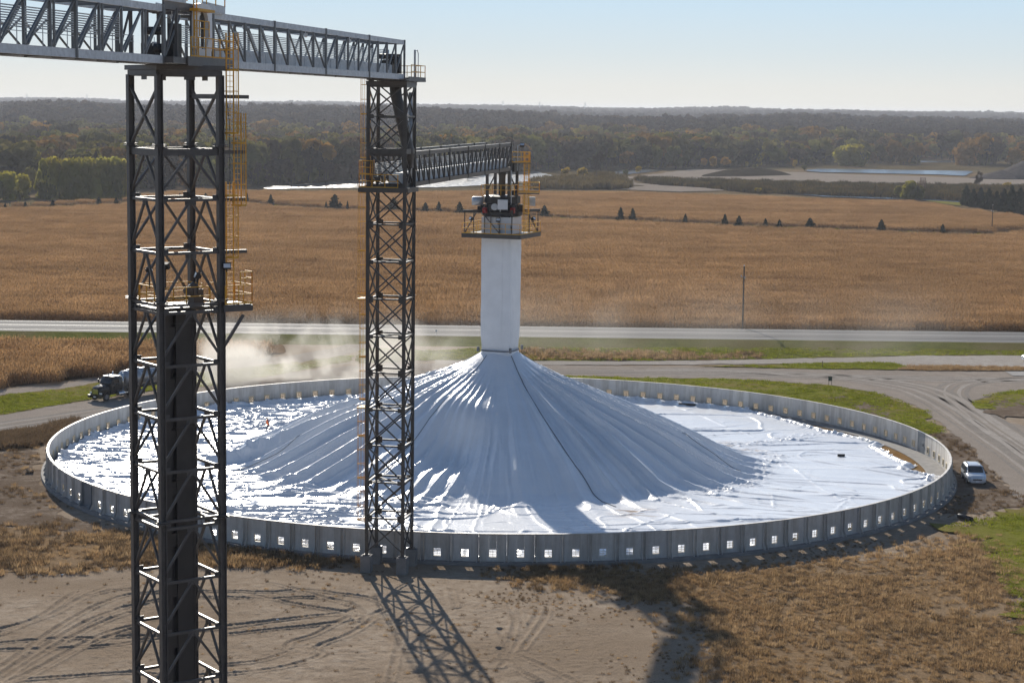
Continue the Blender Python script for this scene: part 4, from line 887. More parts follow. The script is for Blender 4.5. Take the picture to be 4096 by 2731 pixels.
# ================= left heavy tower
AZ2 = rad(54.5); lt_ = empty('support_tower', (-18.9, 107.6, 0), -AZ2)
tag(lt_, 'tall heavy dark steel tower with elevator casing and yellow ladder, nearest the camera', 'tower')
hh = 1.845; CR = [(-hh, -hh), (hh, -hh), (hh, hh), (-hh, hh)]
LV2 = [0.1, 2.0, 4.97, 7.87, 10.84, 13.9, 17.1, 20.07, 23.03, 26.0, 29.29, 32.22, 34.84, 39.06]
for i, (x, y) in enumerate(CR):
    mb = MB(); mb.hbeam((x, y, 0.3), (x, y, 39.06), 0.36, 0.36, 0.04, up=(0, 1, 0))
    for z in (14.25, 26.55, 35.15):
        mb.box((x, y, z), (0.62, 0.62, 0.05)); mb.box((x, y, z + 0.1), (0.62, 0.62, 0.05))
    mb.box((x, y, 0.28), (0.7, 0.7, 0.08)); mb.build('leg', M['dark_steel'], lt_)
    mb = MB(); mb.box((x, y, 0.1), (1.2, 1.2, 0.3)); mb.build('footing', M['concrete'], lt_)
for f in range(4):
    (ax, ay), (bx_, by_) = CR[f], CR[(f + 1) % 4]; mxp, myp = (ax + bx_) / 2, (ay + by_) / 2
    mb = MB()
    for k in range(1, len(LV2) - 1):
        z0, z1 = LV2[k], LV2[k + 1]
        big = k + 1 == 12
        mb.beam((ax, ay, z1), (bx_, by_, z1), 0.15, 0.38 if big else 0.16)
        for (cx_, cy_), s_ in (((ax, ay), 1), ((bx_, by_), -1)):
            ux, uy = (bx_ - ax) / 3.69 * s_, (by_ - ay) / 3.69 * s_
            mb.beam((cx_ + ux * 0.16, cy_ + uy * 0.16, z1 + .1), (cx_ + ux * 0.5, cy_ + uy * 0.5, z1 + .1), 0.03, 0.34)
        mb.beam((mxp - (bx_ - ax) * .09, myp - (by_ - ay) * .09, z1 - .12), (mxp + (bx_ - ax) * .09, myp + (by_ - ay) * .09, z1 - .12), 0.03, 0.34)
        if k + 1 in (5, 9): mb.beam((ax, ay, z1 + 0.42), (bx_, by_, z1 + 0.42), 0.14, 0.15)
        if k < len(LV2) - 2:
            for cx_, cy_ in ((ax, ay), (bx_, by_)):
                mb.beam((cx_, cy_, z0 + 0.35), (mxp + (cx_ - mxp) * 0.04, myp + (cy_ - myp) * 0.04, z1 - 0.12), 0.125, 0.125)
        elif f in (0, 2):
            mb.beam((ax, ay, z0 + 0.35), (bx_, by_, z1 - 0.6), 0.14, 0.14)
            mb.beam((bx_, by_, z0 + 0.35), (ax, ay, z1 - 0.6), 0.14, 0.13)
    mb.beam((ax, ay, 39.16), (bx_, by_, 39.16), 0.3, 0.28)
    mb.build('bracing', M['dark_steel'], lt_)
mb = MB()
mb.box((0, 0, 39.44), (4.15, 4.15, 0.26))
mb.build('head_frame', M['dark_steel'], lt_)
mb = MB()
for z, L in ((37.9, 1.5), (34.84, 1.35), (32.22, 1.35), (29.29, 1.35)):
    mb.beam((hh, hh, z), (hh, hh + L + 0.25, z), 0.14, 0.2)
    if z != 37.9: mb.beam((hh - 1.0, hh, z), (hh, hh + L + 0.2, z), 0.1, 0.12)
    else: mb.beam((hh, hh, z), (-hh, hh, z), 0.14, 0.26)
    mb.build('ladder_support', M['dark_steel'], lt_); mb = MB()
mb.beam((1.9, 3.2, 25.7), (1.85, 1.95, 23.9), 0.15, 0.15)
mb.build('deck_strut', M['dark_steel'], lt_)
mb = MB(); mb.box((-0.35, -0.05, 26.18), (2.9, 3.5, 0.06))
for y in (-1.55, 1.55): mb.beam((-1.8, y, 26.0), (1.8, y, 26.0), 0.14, 0.3)
mb.box((1.1, 2.75, 26.12), (2.2, 1.8, 0.34)); mb.box((1.1, 2.72, 26.32), (2.1, 1.74, 0.04)); mb.build('deck', M['dark_steel'], lt_)
railing(lt_, [(-1.5, -1.6), (1.55, -1.6), (1.55, 1.3)], 26.3, step=1.2)
railing(lt_, [(-1.6, -1.5), (-1.6, 1.6), (0.0, 1.6)], 26.3, step=1.2)
railing(lt_, [(2.15, 1.95), (2.15, 3.62), (0.05, 3.62), (0.05, 2.0)], 26.34, step=0.9)
railing(lt_, [(2.15, 2.9), (2.15, 3.62), (1.3, 3.62)], 27.4, step=0.7, hgt=0.75, kick=False)
ladder(lt_, (1.75, 2.45), (0, 1), (1, 0), 26.4, 33.2, 29.0, depth=0.75)
ladder(lt_, (1.75, 2.95), (0, 1), (1, 0), 31.9, 37.0, 31.9, depth=0.75)
ladder(lt_, (1.75, 2.5), (0, 1), (1, 0), 35.5, 41.4, 35.9, depth=0.75)
mb = MB()
mb.cur = 0; mb.box((0, -0.78, 13.2), (1.0, 0.30, 25.6)); mb.box((0, 0.28, 13.2), (1.0, 1.15, 25.6))
for k in range(9):
    z = 1.6 + 2.95 * k; mb.box((0, 0.28, z), (1.1, 1.25, 0.1)); mb.box((0.0, -0.46, z - 0.5), (0.8, 0.36, 0.75))
mb.box((0.52, 0.72, 13.2), (0.05, 0.05, 25.4)); mb.box((0.0, -0.46, 13.2), (0.25, 0.36, 25.4))
mb.build('elevator_casing', solid('dull_casing', (0.052, 0.046, 0.043), 0.55, 0.0, 0.2, 0.6), lt_)
mb = MB(); mb.box((0.4, 1.0, 26.75), (0.7, 0.6, 0.8)); mb.tube((0.4, 0.4, 26.9), (0.4, 1.0, 27.35), 0.28, 10); mb.build('drive_unit', M['dark_steel'], lt_)
floodlight(lt_, (-0.2, -1.55, 28.3), rad(150), 0.75); floodlight(lt_, (0.9, -1.1, 28.55), rad(210), 1.0)
floodlight(lt_, (1.5, 0.55, 28.0), rad(-15), 0.7); floodlight(lt_, (2.05, 2.1, 28.5), rad(70), 0.0)

# ================= conveyor galleries
def gallery(root, s0, s1, heavy, flip, W2=1.3, top=3.05, bay=2.74, post=0.13, chord=0.42, mats=('galv_dull', 'gallery'), xbrace=False, cond=True, trough=True, zc=(1.4, 2.35), pan=False):
    """truss gallery along local y; near side is x = +W2.  heavy: y positions of splice posts"""
    for x in (-W2, W2):
        for nm, z, hgt in (('bottom_chord', chord / 2, chord), ('top_chord', top - 0.17, 0.34)):
            mb = MB(); ys_ = [s0] + [h for h in heavy if s0 + .3 < h < s1 - .3] + [s1]
            for a, b in zip(ys_[:-1], ys_[1:]):
                mb.beam((x, a + 0.02, z), (x, b - 0.02, z), 0.07, hgt - 0.002)
                mb.beam((x - .06, a + 0.02, z + hgt / 2 - 0.02), (x - .06, b - 0.02, z + hgt / 2 - 0.02), 0.2, 0.04)
                mb.beam((x - .06, a + 0.02, z - hgt / 2 + 0.02), (x - .06, b - 0.02, z - hgt / 2 + 0.02), 0.2, 0.04)
            mb.build(nm, M[mats[0]], root)
        mb = MB(); ps = []
        ys_ = sorted(heavy)
        allp = []
        for a, b in zip(ys_[:-1], ys_[1:]):
            n = max(1, round((b - a) / bay)); allp += [a + (b - a) * i / n for i in range(n)]
        allp.append(ys_[-1])
        allp = [p for p in allp if s0 - .01 <= p <= s1 + .01]
        for p in allp:
            hv = min(abs(p - h) for h in heavy) < 0.05
            if hv:
                for d in (-.06, .06): mb.beam((x + .03, p + d, 0.0), (x + .03, p + d, top + 0.03), 0.13, 0.09, up=(0, 1, 0))
            else: mb.beam((x, p, chord), (x, p, top - 0.34), post, post, up=(0, 1, 0))
        for a, b in zip(allp[:-1], allp[1:]):
            fl = flip(0.5 * (a + b))
            za, zb = (top - 0.4, chord + .05) if fl else (chord + .05, top - 0.4)
            mb.beam((x - .02, a + .08, za), (x - .02, b - .08, zb), 0.10, 0.10)
            if xbrace and x < 0:
                mb.beam((x - .1, a, chord + .1), (x - .1, b, 1.9), 0.08, 0.08); mb.beam((x - .16, b, chord + .1), (x - .16, a, 1.9), 0.08, 0.08)
        mb.build('side_truss', M[mats[1]], root)
    for p in allp:
        for z_, h_ in ((top - 0.25, .16), (0.14, .2)):
            mb = MB(); mb.beam((-W2 + .1, p, z_), (W2 - .1, p, z_), 0.1, h_); mb.build('cross_beam', M[mats[1]], root)
    for a, b in zip(allp[:-1], allp[1:]):
        mb = MB(); mb.beam((-W2 + .1, a, top - 0.2), (W2 - .1, b, top - 0.2), 0.07, 0.07); mb.build('roof_brace', M[mats[1]], root)
    mb = MB(); mb.box((-0.75, (s0 + s1) / 2, 0.30), (0.8, s1 - s0 - 0.1, 0.05)); mb.build('walkway', M[mats[1]], root)
    if pan:
        mb = MB(); mb.box((0.46, (s0 + s1) / 2, 0.32), (1.58, s1 - s0 - 0.1, 0.05)); mb.build('floor_pan', M[mats[1]], root)
    if cond:
        mb = MB(); N = 9
        for i in range(N):
            z = zc[0] + (zc[1] - zc[0]) * i / (N - 1)
            mb.beam((-W2 + 0.22, s0, z), (-W2 + 0.22, s1, z), 0.05, 0.062)
        mb.build('conduit_rack', M['galv'], root)
        mb = MB()
        for z in (0.85, 1.15): mb.beam((-0.35, s0, z + .3), (-0.35, s1, z + .3), 0.035, 0.035)
        for i, p in enumerate(allp): mb.beam((-0.35, p, .3), (-0.35, p, 1.45), 0.035, 0.035)
        mb.build('handrail', M['galv_dull'], root)
    if trough:
        mb = MB(); mb.box((0.45, (s0 + s1) / 2, 0.72), (0.85, s1 - s0 - 0.6, 0.72))
        p = s0 + 0.8
        while p < s1 - 0.6:
            mb.box((0.45, p, 0.73), (0.92, 0.07, 0.8)); mb.tube((0.45, p + 0.7, 1.0), (0.9, p + 0.7, 1.0), 0.05, 6); mb.box((0.45, p + 1.1, 1.12), (0.6, 1.0, 0.10)); p += 2.0
        mb.build('conveyor_trough', M['galv_dull'], root)
    return allp
def gal_light(root, p):
    mb = MB(); mb.box((p[0], p[1], p[2]), (0.16, 0.34, 0.1)); mb.beam((p[0], p[1], p[2] + .05), (p[0], p[1], p[2] + .3), 0.03, 0.03)
    o = mb.build('light_fixture', M['white_paint'], root); l = MB(); l.rings([[(p[0] + r * math.cos(2 * math.pi * i / 10), p[1] + r * math.sin(2 * math.pi * i / 10), p[2] + dz) for i in range(10)] for r, dz in ((0.11, -0.055), (0.13, -0.14), (0.06, -0.2))]); l.build('lens', M['lens'], o)

g1 = empty('conveyor_gallery', (-9.8, 153.7, 39.57), -AZ1)
tag(g1, 'high truss conveyor gallery with grey trough running from support tower to lattice tower', 'conveyor', 'truss conveyor galleries')
gallery(g1, -44.6, -1.2, [-44.4, -33.41, -22.42, -11.48, -1.2], lambda s: s < -22.4)
for s in (-37.8, -25.6, -15.2): gal_light(g1, (0.9, s, 2.55))
mb = MB()
mb.box((0.3, 0.4, -0.02), (3.2, 6.4, 0.12)); mb.box((1.85, 0.9, 0.06), (0.08, 5.4, 0.36)); mb.box((0.3, 3.7, 0.06), (3.1, 0.1, 0.36))
mb.box((0, 0, -0.28), (3.3, 3.3, 0.3)); mb.build('end_platform', M['dark_steel'], g1)
mb = MB(); mb.box((0.45, -2.6, 0.95), (0.9, 1.3, 1.0)); mb.tube((0.45, -2.3, 1.5), (1.2, -2.3, 1.5), 0.3, 12); mb.box((1.0, -1.7, 1.2), (0.35, 0.6, 1.5)); mb.tube((-.2, -3.0, 1.75), (1.1, -3.0, 1.75), 0.2, 10); mb.build('drive_unit', M['black'], g1)
o_ = railing(g1, [(1.8, -0.8), (1.8, 3.7), (-1.2, 3.7)], 0.1, step=1.3)
mb = MB(); mb.beam((1.5, 1.5, -1.2), (1.5, 1.5, 2.4), 0.14, 0.14); mb.path([Vector((1.5, 1.6, 2.35)), Vector((1.5, 2.3, 2.4)), Vector((1.5, 2.6, 2.1)), Vector((1.5, 2.6, 0.2))], 0.035, 6)
mb.build('end_post', M['galv'], g1)
mb = MB(); mb.box((-0.95, 1.4, 1.95), (0.1, 0.7, 1.0)); mb.tube((-0.95, 1.9, 1.55), (-0.95, 1.9, 2.4), 0.22, 12)
for i in range(9): mb.beam((-1.06, -1.2, 1.4 + .119 * i), (-1.0, 1.2, 1.4 + .119 * i), 0.05, 0.06)
mb.build('conduit_end', M['galv'], g1)

g0 = empty('conveyor_gallery', (-9.8, 153.7, 39.57), -AZ1)
tag(g0, 'high truss conveyor gallery entering at the top left corner onto support tower', 'conveyor', 'truss conveyor galleries')
hv = [-96.1 + 11.03 * i for i in range(5)]
gallery(g0, -96.0, -51.9, hv, lambda s: False, xbrace=True, trough=False, post=0.12)
mb = MB()
for i in range(17):
    s = -96 + 2.757 * i
    mb.beam((1.3, s + .3, .42), (1.3, s + .3, 2.7), 0.1, 0.1, up=(0, 1, 0)) if i % 2 else None
    mb.beam((1.22, s + .5, .47), (1.22, s + 2.7, 2.62), 0.08, 0.09)
mb.build('stiffener', M['gallery'], g0)

# transfer station on top of the support tower
ts = empty('transfer_station', (-9.8 - 47.4 * math.sin(AZ1), 153.7 - 47.4 * math.cos(AZ1), 39.57), -AZ1)
tag(ts, 'cluttered conveyor transfer platform with yellow rails and pale hood on top of support tower', 'platform')
mb = MB(); mb.box((0.2, -0.4, 0.2), (3.4, 8.4, 0.34)); mb.box((1.96, 0.6, 0.2), (0.08, 6.6, 0.5)); mb.box((1.0, 3.9, 0.2), (1.9, 1.6, 0.4)); mb.build('deck', M['dark_steel'], ts)
mb = MB()                                                    # pale hood with tall rounded opening
P0 = []; P1 = []
for i in range(20):
    a = 2 * math.pi * i / 20
    ca, sa = math.cos(a), math.sin(a); q = (abs(ca) ** 5 + abs(sa) ** 5) ** -0.2
    P0.append((q * ca * 1.35, q * sa * 1.45)); P1.append((ca * 0.74 * (abs(ca) ** 3 + abs(sa) ** 3) ** -0.33, 0.0 + sa * 1.05 * (abs(ca) ** 3 + abs(sa) ** 3) ** -0.33))
for x_ in (1.62, 1.42):
    vs = [(x_, 0.75 + p[0], 1.95 + p[1]) for p in P0] + [(x_, 0.75 + p[0], 1.95 + p[1]) for p in P1]
    fs = [(i, (i + 1) % 20, 20 + (i + 1) % 20, 20 + i) for i in range(20)]
    mb.add(vs, fs if x_ > 1.5 else [f[::-1] for f in fs])
n0 = len(mb.v) - 80
mb.f += [(n0 + i, n0 + 40 + i, n0 + 40 + (i + 1) % 20, n0 + (i + 1) % 20) for i in range(20)] + [(n0 + 20 + i, n0 + 20 + (i + 1) % 20, n0 + 60 + (i + 1) % 20, n0 + 60 + i) for i in range(20)]
mb.mi += [0] * 40; mb.sm += [False] * 40
mb.box((1.5, 0.75, 0.58), (0.26, 2.3, 0.5))
mb.build('hood', M['white_paint'], ts)
mb = MB(); mb.box((0.1, -3.3, 0.75), (0.8, 0.7, 0.7)); mb.tube((-.2, -3.4, 1.75), (0.8, -3.4, 1.75), 0.22, 12); mb.box((0.8, -2.2, 0.75), (0.5, 0.4, 0.7)); mb.tube((0.7, -4.2, 0.8), (1.2, -4.2, 0.8), 0.26, 14); mb.box((0.0, 0.5, 1.2), (0.6, 0.6, 2.2)); mb.build('drive_unit', M['black'], ts)
mb = MB()
for x in (-1.3, 1.3):
    for y in (-4.4, -2.6, -0.3, 1.4, 3.0): mb.beam((x, y, 0.37), (x, y, 3.0), 0.16, 0.16, up=(0, 1, 0))
    mb.beam((x, -4.5, 3.1), (x, 1.5, 3.1), 0.1, 0.46)
    mb.beam((x, -4.3, 0.5), (x, -2.7, 2.9), 0.1, 0.1); mb.beam((x, 1.5, 2.9), (x, 3.0, 0.5), 0.1, 0.1)
for y in (-4.4, -2.6, -1.4, 0.6, 1.4): mb.beam((-1.3, y, 2.95), (1.3, y, 2.95), 0.3, 0.22)
mb.build('frame', M['dark_steel'], ts)
mb = MB(); mb.beam((1.45, 1.1, 3.34), (1.45, 4.6, 3.24), 0.08, 0.42); mb.beam((-1.3, 1.1, 3.3), (-1.3, 4.6, 3.2), 0.08, 0.36); mb.box((0.1, 2.8, 3.02), (2.7, 3.4, 0.1)); mb.beam((1.45, -9.0, 3.5), (1.45, -1.6, 3.5), 0.08, 0.40); mb.build('upper_beam', M['galv_dull'], ts)
railing(ts, [(1.98, -2.2), (1.98, 4.6), (0.4, 4.6)], 0.42, step=1.1)
railing(ts, [(1.98, -1.6), (1.98, 0.6)], 1.55, step=0.7, hgt=0.85, kick=False)
railing(ts, [(1.5, -7.0), (1.5, -1.5), (1.5, 4.5), (-1.2, 4.5)], 3.42, step=1.35, kick=False)
ladder(ts, (1.78, -1.0), (0, 1), (1, 0), 0.4, 4.4, None)
mb = MB(); mb.box((1.78, 0.1, 3.0), (0.5, 2.6, 0.14)); mb.build('step', M['yellow'], ts)
gal_light(ts, (0.6, -4.0, 1.1)); gal_light(ts, (0.9, -2.2, 2.6))
mb = MB(); mb.path([Vector((1.6, 4.4, -0.1)), Vector((1.62, 4.3, -1.5)), Vector((1.7, 4.6, -3.0)), Vector((1.7, 4.7, -7.2))], 0.022, 5); mb.build('hanging_cable', M['black'], ts)

AZ3 = math.atan2(8.55, 48.3)
g2 = empty('conveyor_gallery', (-9.8, 153.7, 31.05), -AZ3)
tag(g2, 'lower dark truss conveyor gallery running from lattice tower to white fill column', 'conveyor', 'truss conveyor galleries')
gallery(g2, -1.2, 46.9, [-1.1, 8.0, 16.2, 24.4, 32.6, 40.2, 46.8], lambda s: s < 24, mats=('mid_steel', 'mid_steel'), top=2.85, bay=2.0, zc=(0.9, 1.9), chord=0.36, pan=True)
for s in (6, 12, 19, 27, 33, 38, 42): gal_light(g2, (0.95, s, 0.9 if s % 2 else 2.4))

# ================= white fill column in the middle of the ring
YC = rad(-20); col = empty('fill_column', (-1.25, 202.0, 0), YC)
tag(col, 'white wrapped square fill column with machinery deck rising from the tarpaulin cone', 'tower')
mb = MB(); hc = 1.625; rgs = []
for z in np.linspace(11.9, 26.15, 40):
    rg = []; q = hc - 0.10 * sstep(15, 12, z)
    per = [(-1, -1), (1, -1), (1, 1), (-1, 1)]
    for e in range(4):
        (ax, ay), (bx_, by_) = per[e], per[(e + 1) % 4]
        for t in np.linspace(0, 1, 9)[:-1]:
            x = ax + (bx_ - ax) * t; y = ay + (by_ - ay) * t
            w = 0.035 * (float(vn(e * 9 + t * 5, z * 0.8, 3)) - 0.5) + 0.05 * sstep(16, 12.5, z) * (float(vn(e * 9 + t * 9, z * 1.6, 4)) - 0.5)
            rg.append((x * (q + w), y * (q + w), z))
    rgs.append(rg)
mb.rings(rgs, smooth=False)
mb.build('wrap', M['wrap'], col)
mb = MB(); mb.beam((0.75, -1.66, 12.1), (0.75, -1.66, 24.0), 0.035, 0.02, up=(0, 1, 0)); mb.beam((hc + .02, -hc - .02, 12.3), (hc + .02, -hc - .02, 26.1), 0.04, 0.04, up=(0, 1, 0))
mb.build('seam', M['wrap'], col)
mb = MB(); A_ = 3.2
for a, b in (((-A_, -A_), (A_, -A_)), ((A_, -A_), (A_, A_)), ((A_, A_), (-A_, A_)), ((-A_, A_), (-A_, -A_))):
    mb.beam(a + (24.25,), b + (24.25,), 0.12, 0.44)
for s_ in (-1, 1):
    mb.box((0, s_ * (A_ + 1.66) / 2, 24.42), (2 * A_ - .15, A_ - 1.74, 0.05)); mb.box((s_ * (A_ + 1.66) / 2, 0, 24.42), (A_ - 1.74, 3.3, 0.05))
mb.build('deck', M['mid_steel'], col)
railing(col, [(-A_, -A_), (A_, -A_), (A_, A_), (-A_, A_)], 24.46, closed=True, step=1.6, hgt=1.1)
mb = MB()
for sx, sy in ((-1, -1), (1, 1), (1, -1), (-1, 1)):
    L = 3.15 if sx == sy else 1.9
    mb.beam((0.9 * sx, 0.9 * sy, 26.75), (L * sx, L * sy, 26.75), 0.16, 0.3)
    for k in (0.72, 0.95):
        mb.beam((L * k * sx, L * k * sy, 24.4), (L * k * sx, L * k * sy, 26.7), 0.09, 0.09)
    mb.beam((L * .95 * sx, L * .95 * sy, 24.5), (L * 0.66 * sx, L * .66 * sy, 26.6), 0.09, 0.09)
for x in (-1.2, -0.5, 0.45): mb.beam((x, -1.9, 24.4), (x, -1.9, 26.5), 0.09, 0.09)
mb.beam((-1.2, -1.9, 26.3), (0.45, -1.9, 24.5), 0.08, 0.08)
mb.build('davit_frame', M['mid_steel'], col)
def oct_(r, z, n=12): return [(r * math.cos(2 * math.pi * (i + .5) / n), r * math.sin(2 * math.pi * (i + .5) / n), z) for i in range(n)]
mb = MB(); mb.rings([oct_(2.0, 26.2), oct_(2.15, 26.35), oct_(2.15, 26.7), oct_(1.85, 26.8), oct_(1.7, 27.5), oct_(1.95, 27.6), oct_(1.95, 28.3), oct_(1.5, 28.4)], smooth=False)
for k in range(6):
    a = k * math.pi / 3 + .3; mb.box((2.0 * math.cos(a), 2.0 * math.sin(a), 27.1), (0.5, 0.35, 0.7), a)
mb.box((0.9, 0.9, 28.6), (0.8, 0.9, 0.6)); mb.build('turntable', M['black'], col)
LG = 1.2
for sx, sy in ((-1, -1), (1, -1), (1, 1), (-1, 1)):
    mb = MB(); mb.beam((LG * sx, LG * sy, 28.2), (LG * 1.02 * sx, LG * 1.02 * sy, 31.0), 0.26, 0.26, up=(0, 1, 0)); mb.build('post', M['mid_steel'], col)
for p_, q_ in (((-LG, -LG, 28.9), (-.2, -LG, 30.8)), ((LG, -LG, 30.8), (LG, LG, 28.9))):
    mb = MB(); mb.beam(p_, q_, 0.12, 0.12); mb.build('diagonal_brace', M['mid_steel'], col)
mb = MB(); mb.beam((-LG, -LG, 31.0), (LG, -LG, 31.0), 0.2, 0.3); mb.beam((-LG, LG, 31.0), (LG, LG, 31.0), 0.2, 0.3); mb.beam((LG, -LG, 31.0), (LG, LG, 31.0), 0.2, 0.3); mb.beam((-LG, -LG, 31.0), (-LG, LG, 31.0), 0.2, 0.3); mb.build('bracing', M['mid_steel'], col)
mb = MB(); mb.rings([oct_(0.36, 27.5), oct_(0.36, 30.4), oct_(0.62, 31.3)], smooth=True); mb.build('grain_spout', M['mid_steel'], col)
mb = MB(); mb.box((0.35, -0.1, 31.35), (2.6, 1.5, 0.9)); mb.tube((1.3, -0.9, 31.8), (1.3, -0.2, 31.8), 0.28, 12); mb.build('discharge_head', M['black'], col)
railing(col, [(-1.7, -1.7), (1.6, -1.7), (1.6, 0.4)], 28.42, step=1.1, kick=False); railing(col, [(-1.7, -1.7), (-1.7, 1.7), (1.0, 1.7)], 28.42, step=1.1, kick=False)
# local offsets for things seen from the front:  lateral L, depth d  ->  local
def LD(l, d): c_, s_ = math.cos(-YC), math.sin(-YC); return (l * c_ - d * s_ * -1 * -1, l * s_ * 1 + d * c_) if False else (l * math.cos(YC) + d * math.sin(YC), -l * math.sin(YC) + d * math.cos(YC))
x, y = LD(-2.55, -0.4); mb = MB(); mb.tube((x, y, 27.35), (x, y, 28.15), 0.62, 18); mb.tube((x, y, 28.15), (x, y, 28.22), 0.62, 18, r2=0.5); mb.build('motor_cover', M['galv'], col)
x, y = LD(-2.1, -0.4); mb = MB(); mb.box((x, y, 27.0), (0.9, 0.5, 0.5), -YC); mb.build('motor_mount', M['black'], col)
x, y = LD(0.1, -2.25); mb = MB(); mb.box((x, y, 27.5), (1.05, 0.8, 1.0), -YC)
for k in range(5): xx_, yy_ = LD(0.1, -2.67); mb.box((xx_, yy_, 27.1 + .2 * k), (1.0, 0.03, 0.05), -YC)
mb.build('motor_cover', M['white_paint'], col)
x, y = LD(3.1, 0.2); mb = MB(); mb.box((x, y, 27.75), (0.8, 0.8, 0.9), -YC); mb.build('motor_cover', M['galv'], col)
for l, d in ((-1.75, -1.7), (1.15, -2.0)):
    x, y = LD(l, d); mb = MB(); mb.tube((x - .22, y, 27.0), (x + .22, y, 27.0), 0.2, 12); mb.box((x, y, 26.75), (0.4, 0.4, 0.3)); mb.build('gearbox', M['red_paint'], col)
x, y = LD(-0.75, -2.1); x2, y2 = LD(-0.75, -2.3); mb = MB(); mb.tube((x, y, 27.25), (x2, y2, 27.25), 0.36, 16); mb.build('pulley', M['galv'], col)
x, y = LD(-0.15, -1.95); mb = MB(); mb.tube((x, y, 24.4), (x, y, 28.0), 0.07, 8); x, y = LD(0.95, -1.6); mb.tube((x, y, 26.2), (x, y, 33.6), 0.07, 8); x3, y3 = LD(1.6, -1.2); mb.tube((x3, y3, 31.0), (x3, y3, 33.6), 0.035, 6); x4, y4 = LD(1.95, -1.4); mb.tube((x3, y3, 33.6), (x4, y4, 33.7), 0.035, 6); mb.build('conduit', M['galv'], col)
x4, y4 = LD(2.05, -1.5); floodlight(col, (x4, y4, 33.65), rad(20), 0, -50)
lx_, ly_ = LD(2.55, -1.25); al = LD(1, 0); ou = LD(0, -1)
ladder(col, (lx_, ly_), al, (-ou[0] * -1, -ou[1] * -1), 24.5, 33.0, 26.6, hoop=1.0, depth=0.6)
c1 = [LD(*p) for p in ((1.0, -1.9), (2.9, -1.9), (2.9, 0.6), (1.0, 0.6))]
mb = MB(); mb.prism([LD(*p) for p in ((1.1, -1.85), (2.9, -1.85), (2.9, 0.6), (1.1, 0.6))], 31.75, 31.85); mb.build('rest_platform', M['mid_steel'], col); mb = MB(); mb.prism([LD(*p) for p in ((1.7, -1.85), (3.9, -1.85), (3.9, 0.9), (1.7, 0.9))], 28.6, 28.72); mb.build('rest_platform', M['mid_steel'], col)
railing(col, c1, 31.85, step=0.8, closed=True)
railing(col, [LD(*p) for p in ((1.7, -1.85), (3.9, -1.85), (3.9, 0.9), (1.7, 0.9))], 28.72, step=0.9, closed=True)
for l, d, yw in ((-0.35, -3.2, 0), (-3.2, -1.2, -60), (3.35, 0.2, 60)):
    x, y = LD(l, d); floodlight(col, (x, y, 25.95), -YC + rad(yw), 0.2, -35)
# ------------------------------------------------------------------ vegetation
def quads(P, N, S, asp=1.0, rng=RNG):
    """square-ish leaf clumps: centres P, normals N, sizes S"""
    n = len(P); N = N / (np.linalg.norm(N, axis=1, keepdims=True) + 1e-9)
    t = rng.normal(size=(n, 3)); t -= (t * N).sum(1, keepdims=True) * N; t /= np.linalg.norm(t, axis=1, keepdims=True) + 1e-9
    b = np.cross(N, t); S = np.asarray(S).reshape(-1, 1)
    V = np.stack([P - t * S * .5 * asp - b * S * .35, P + t * S * .5 * asp - b * S * .5, P + t * S * .42 * asp + b * S * .5, P - t * S * .5 * asp + b * S * .38], 1).reshape(-1, 3)
    return V, np.arange(4 * n).reshape(n, 4)
def crown_pts(n, lobes, rng, shell=0.55):
    out = []; nr = []
    w = np.array([l[3] * l[3] * l[4] for l in lobes]); w = w / w.sum()
    for (cx, cy, cz, rx, rz_), k in zip(lobes, (w * n).astype(int) + 1):
        d = rng.normal(size=(k, 3)); d /= np.linalg.norm(d, axis=1, keepdims=True)
        rr = (shell + (1 - shell) * rng.random((k, 1))) ** 0.8
        rr *= 0.8 + 0.35 * vn(d[:, :1] * 2 + cx * 3 + 9, d[:, 2:] * 2 + cz + 9, 5)
        out.append(np.array([cx, cy, cz]) + d * rr * np.array([rx, rx, rz_])); nr.append(d + rng.normal(size=(k, 3)) * 0.3)
    return np.concatenate(out), np.concatenate(nr)
def trunk_mesh(mb, h, r, limbs, rng):
    pts = [(0, 0, -0.2)]; x = y = 0
    for k in range(1, 5): x += rng.normal() * .12; y += rng.normal() * .12; pts.append((x, y, h * k / 4))
    for k in range(4): mb.tube(pts[k], pts[k + 1], r * (1 - .2 * k), 6, r2=r * (1 - .2 * (k + 1)), caps=False)
    for (lx2, ly2, lz2, r2) in limbs:
        s = pts[rng.integers(1, 4)]; m = ((s[0] + lx2) / 2, (s[1] + ly2) / 2, (s[2] + lz2) / 2 + .3)
        mb.tube(s, m, r * .45, 5, r2=r * .3, caps=False); mb.tube(m, (lx2, ly2, lz2), r * .3, 5, r2=r * .08, caps=False)

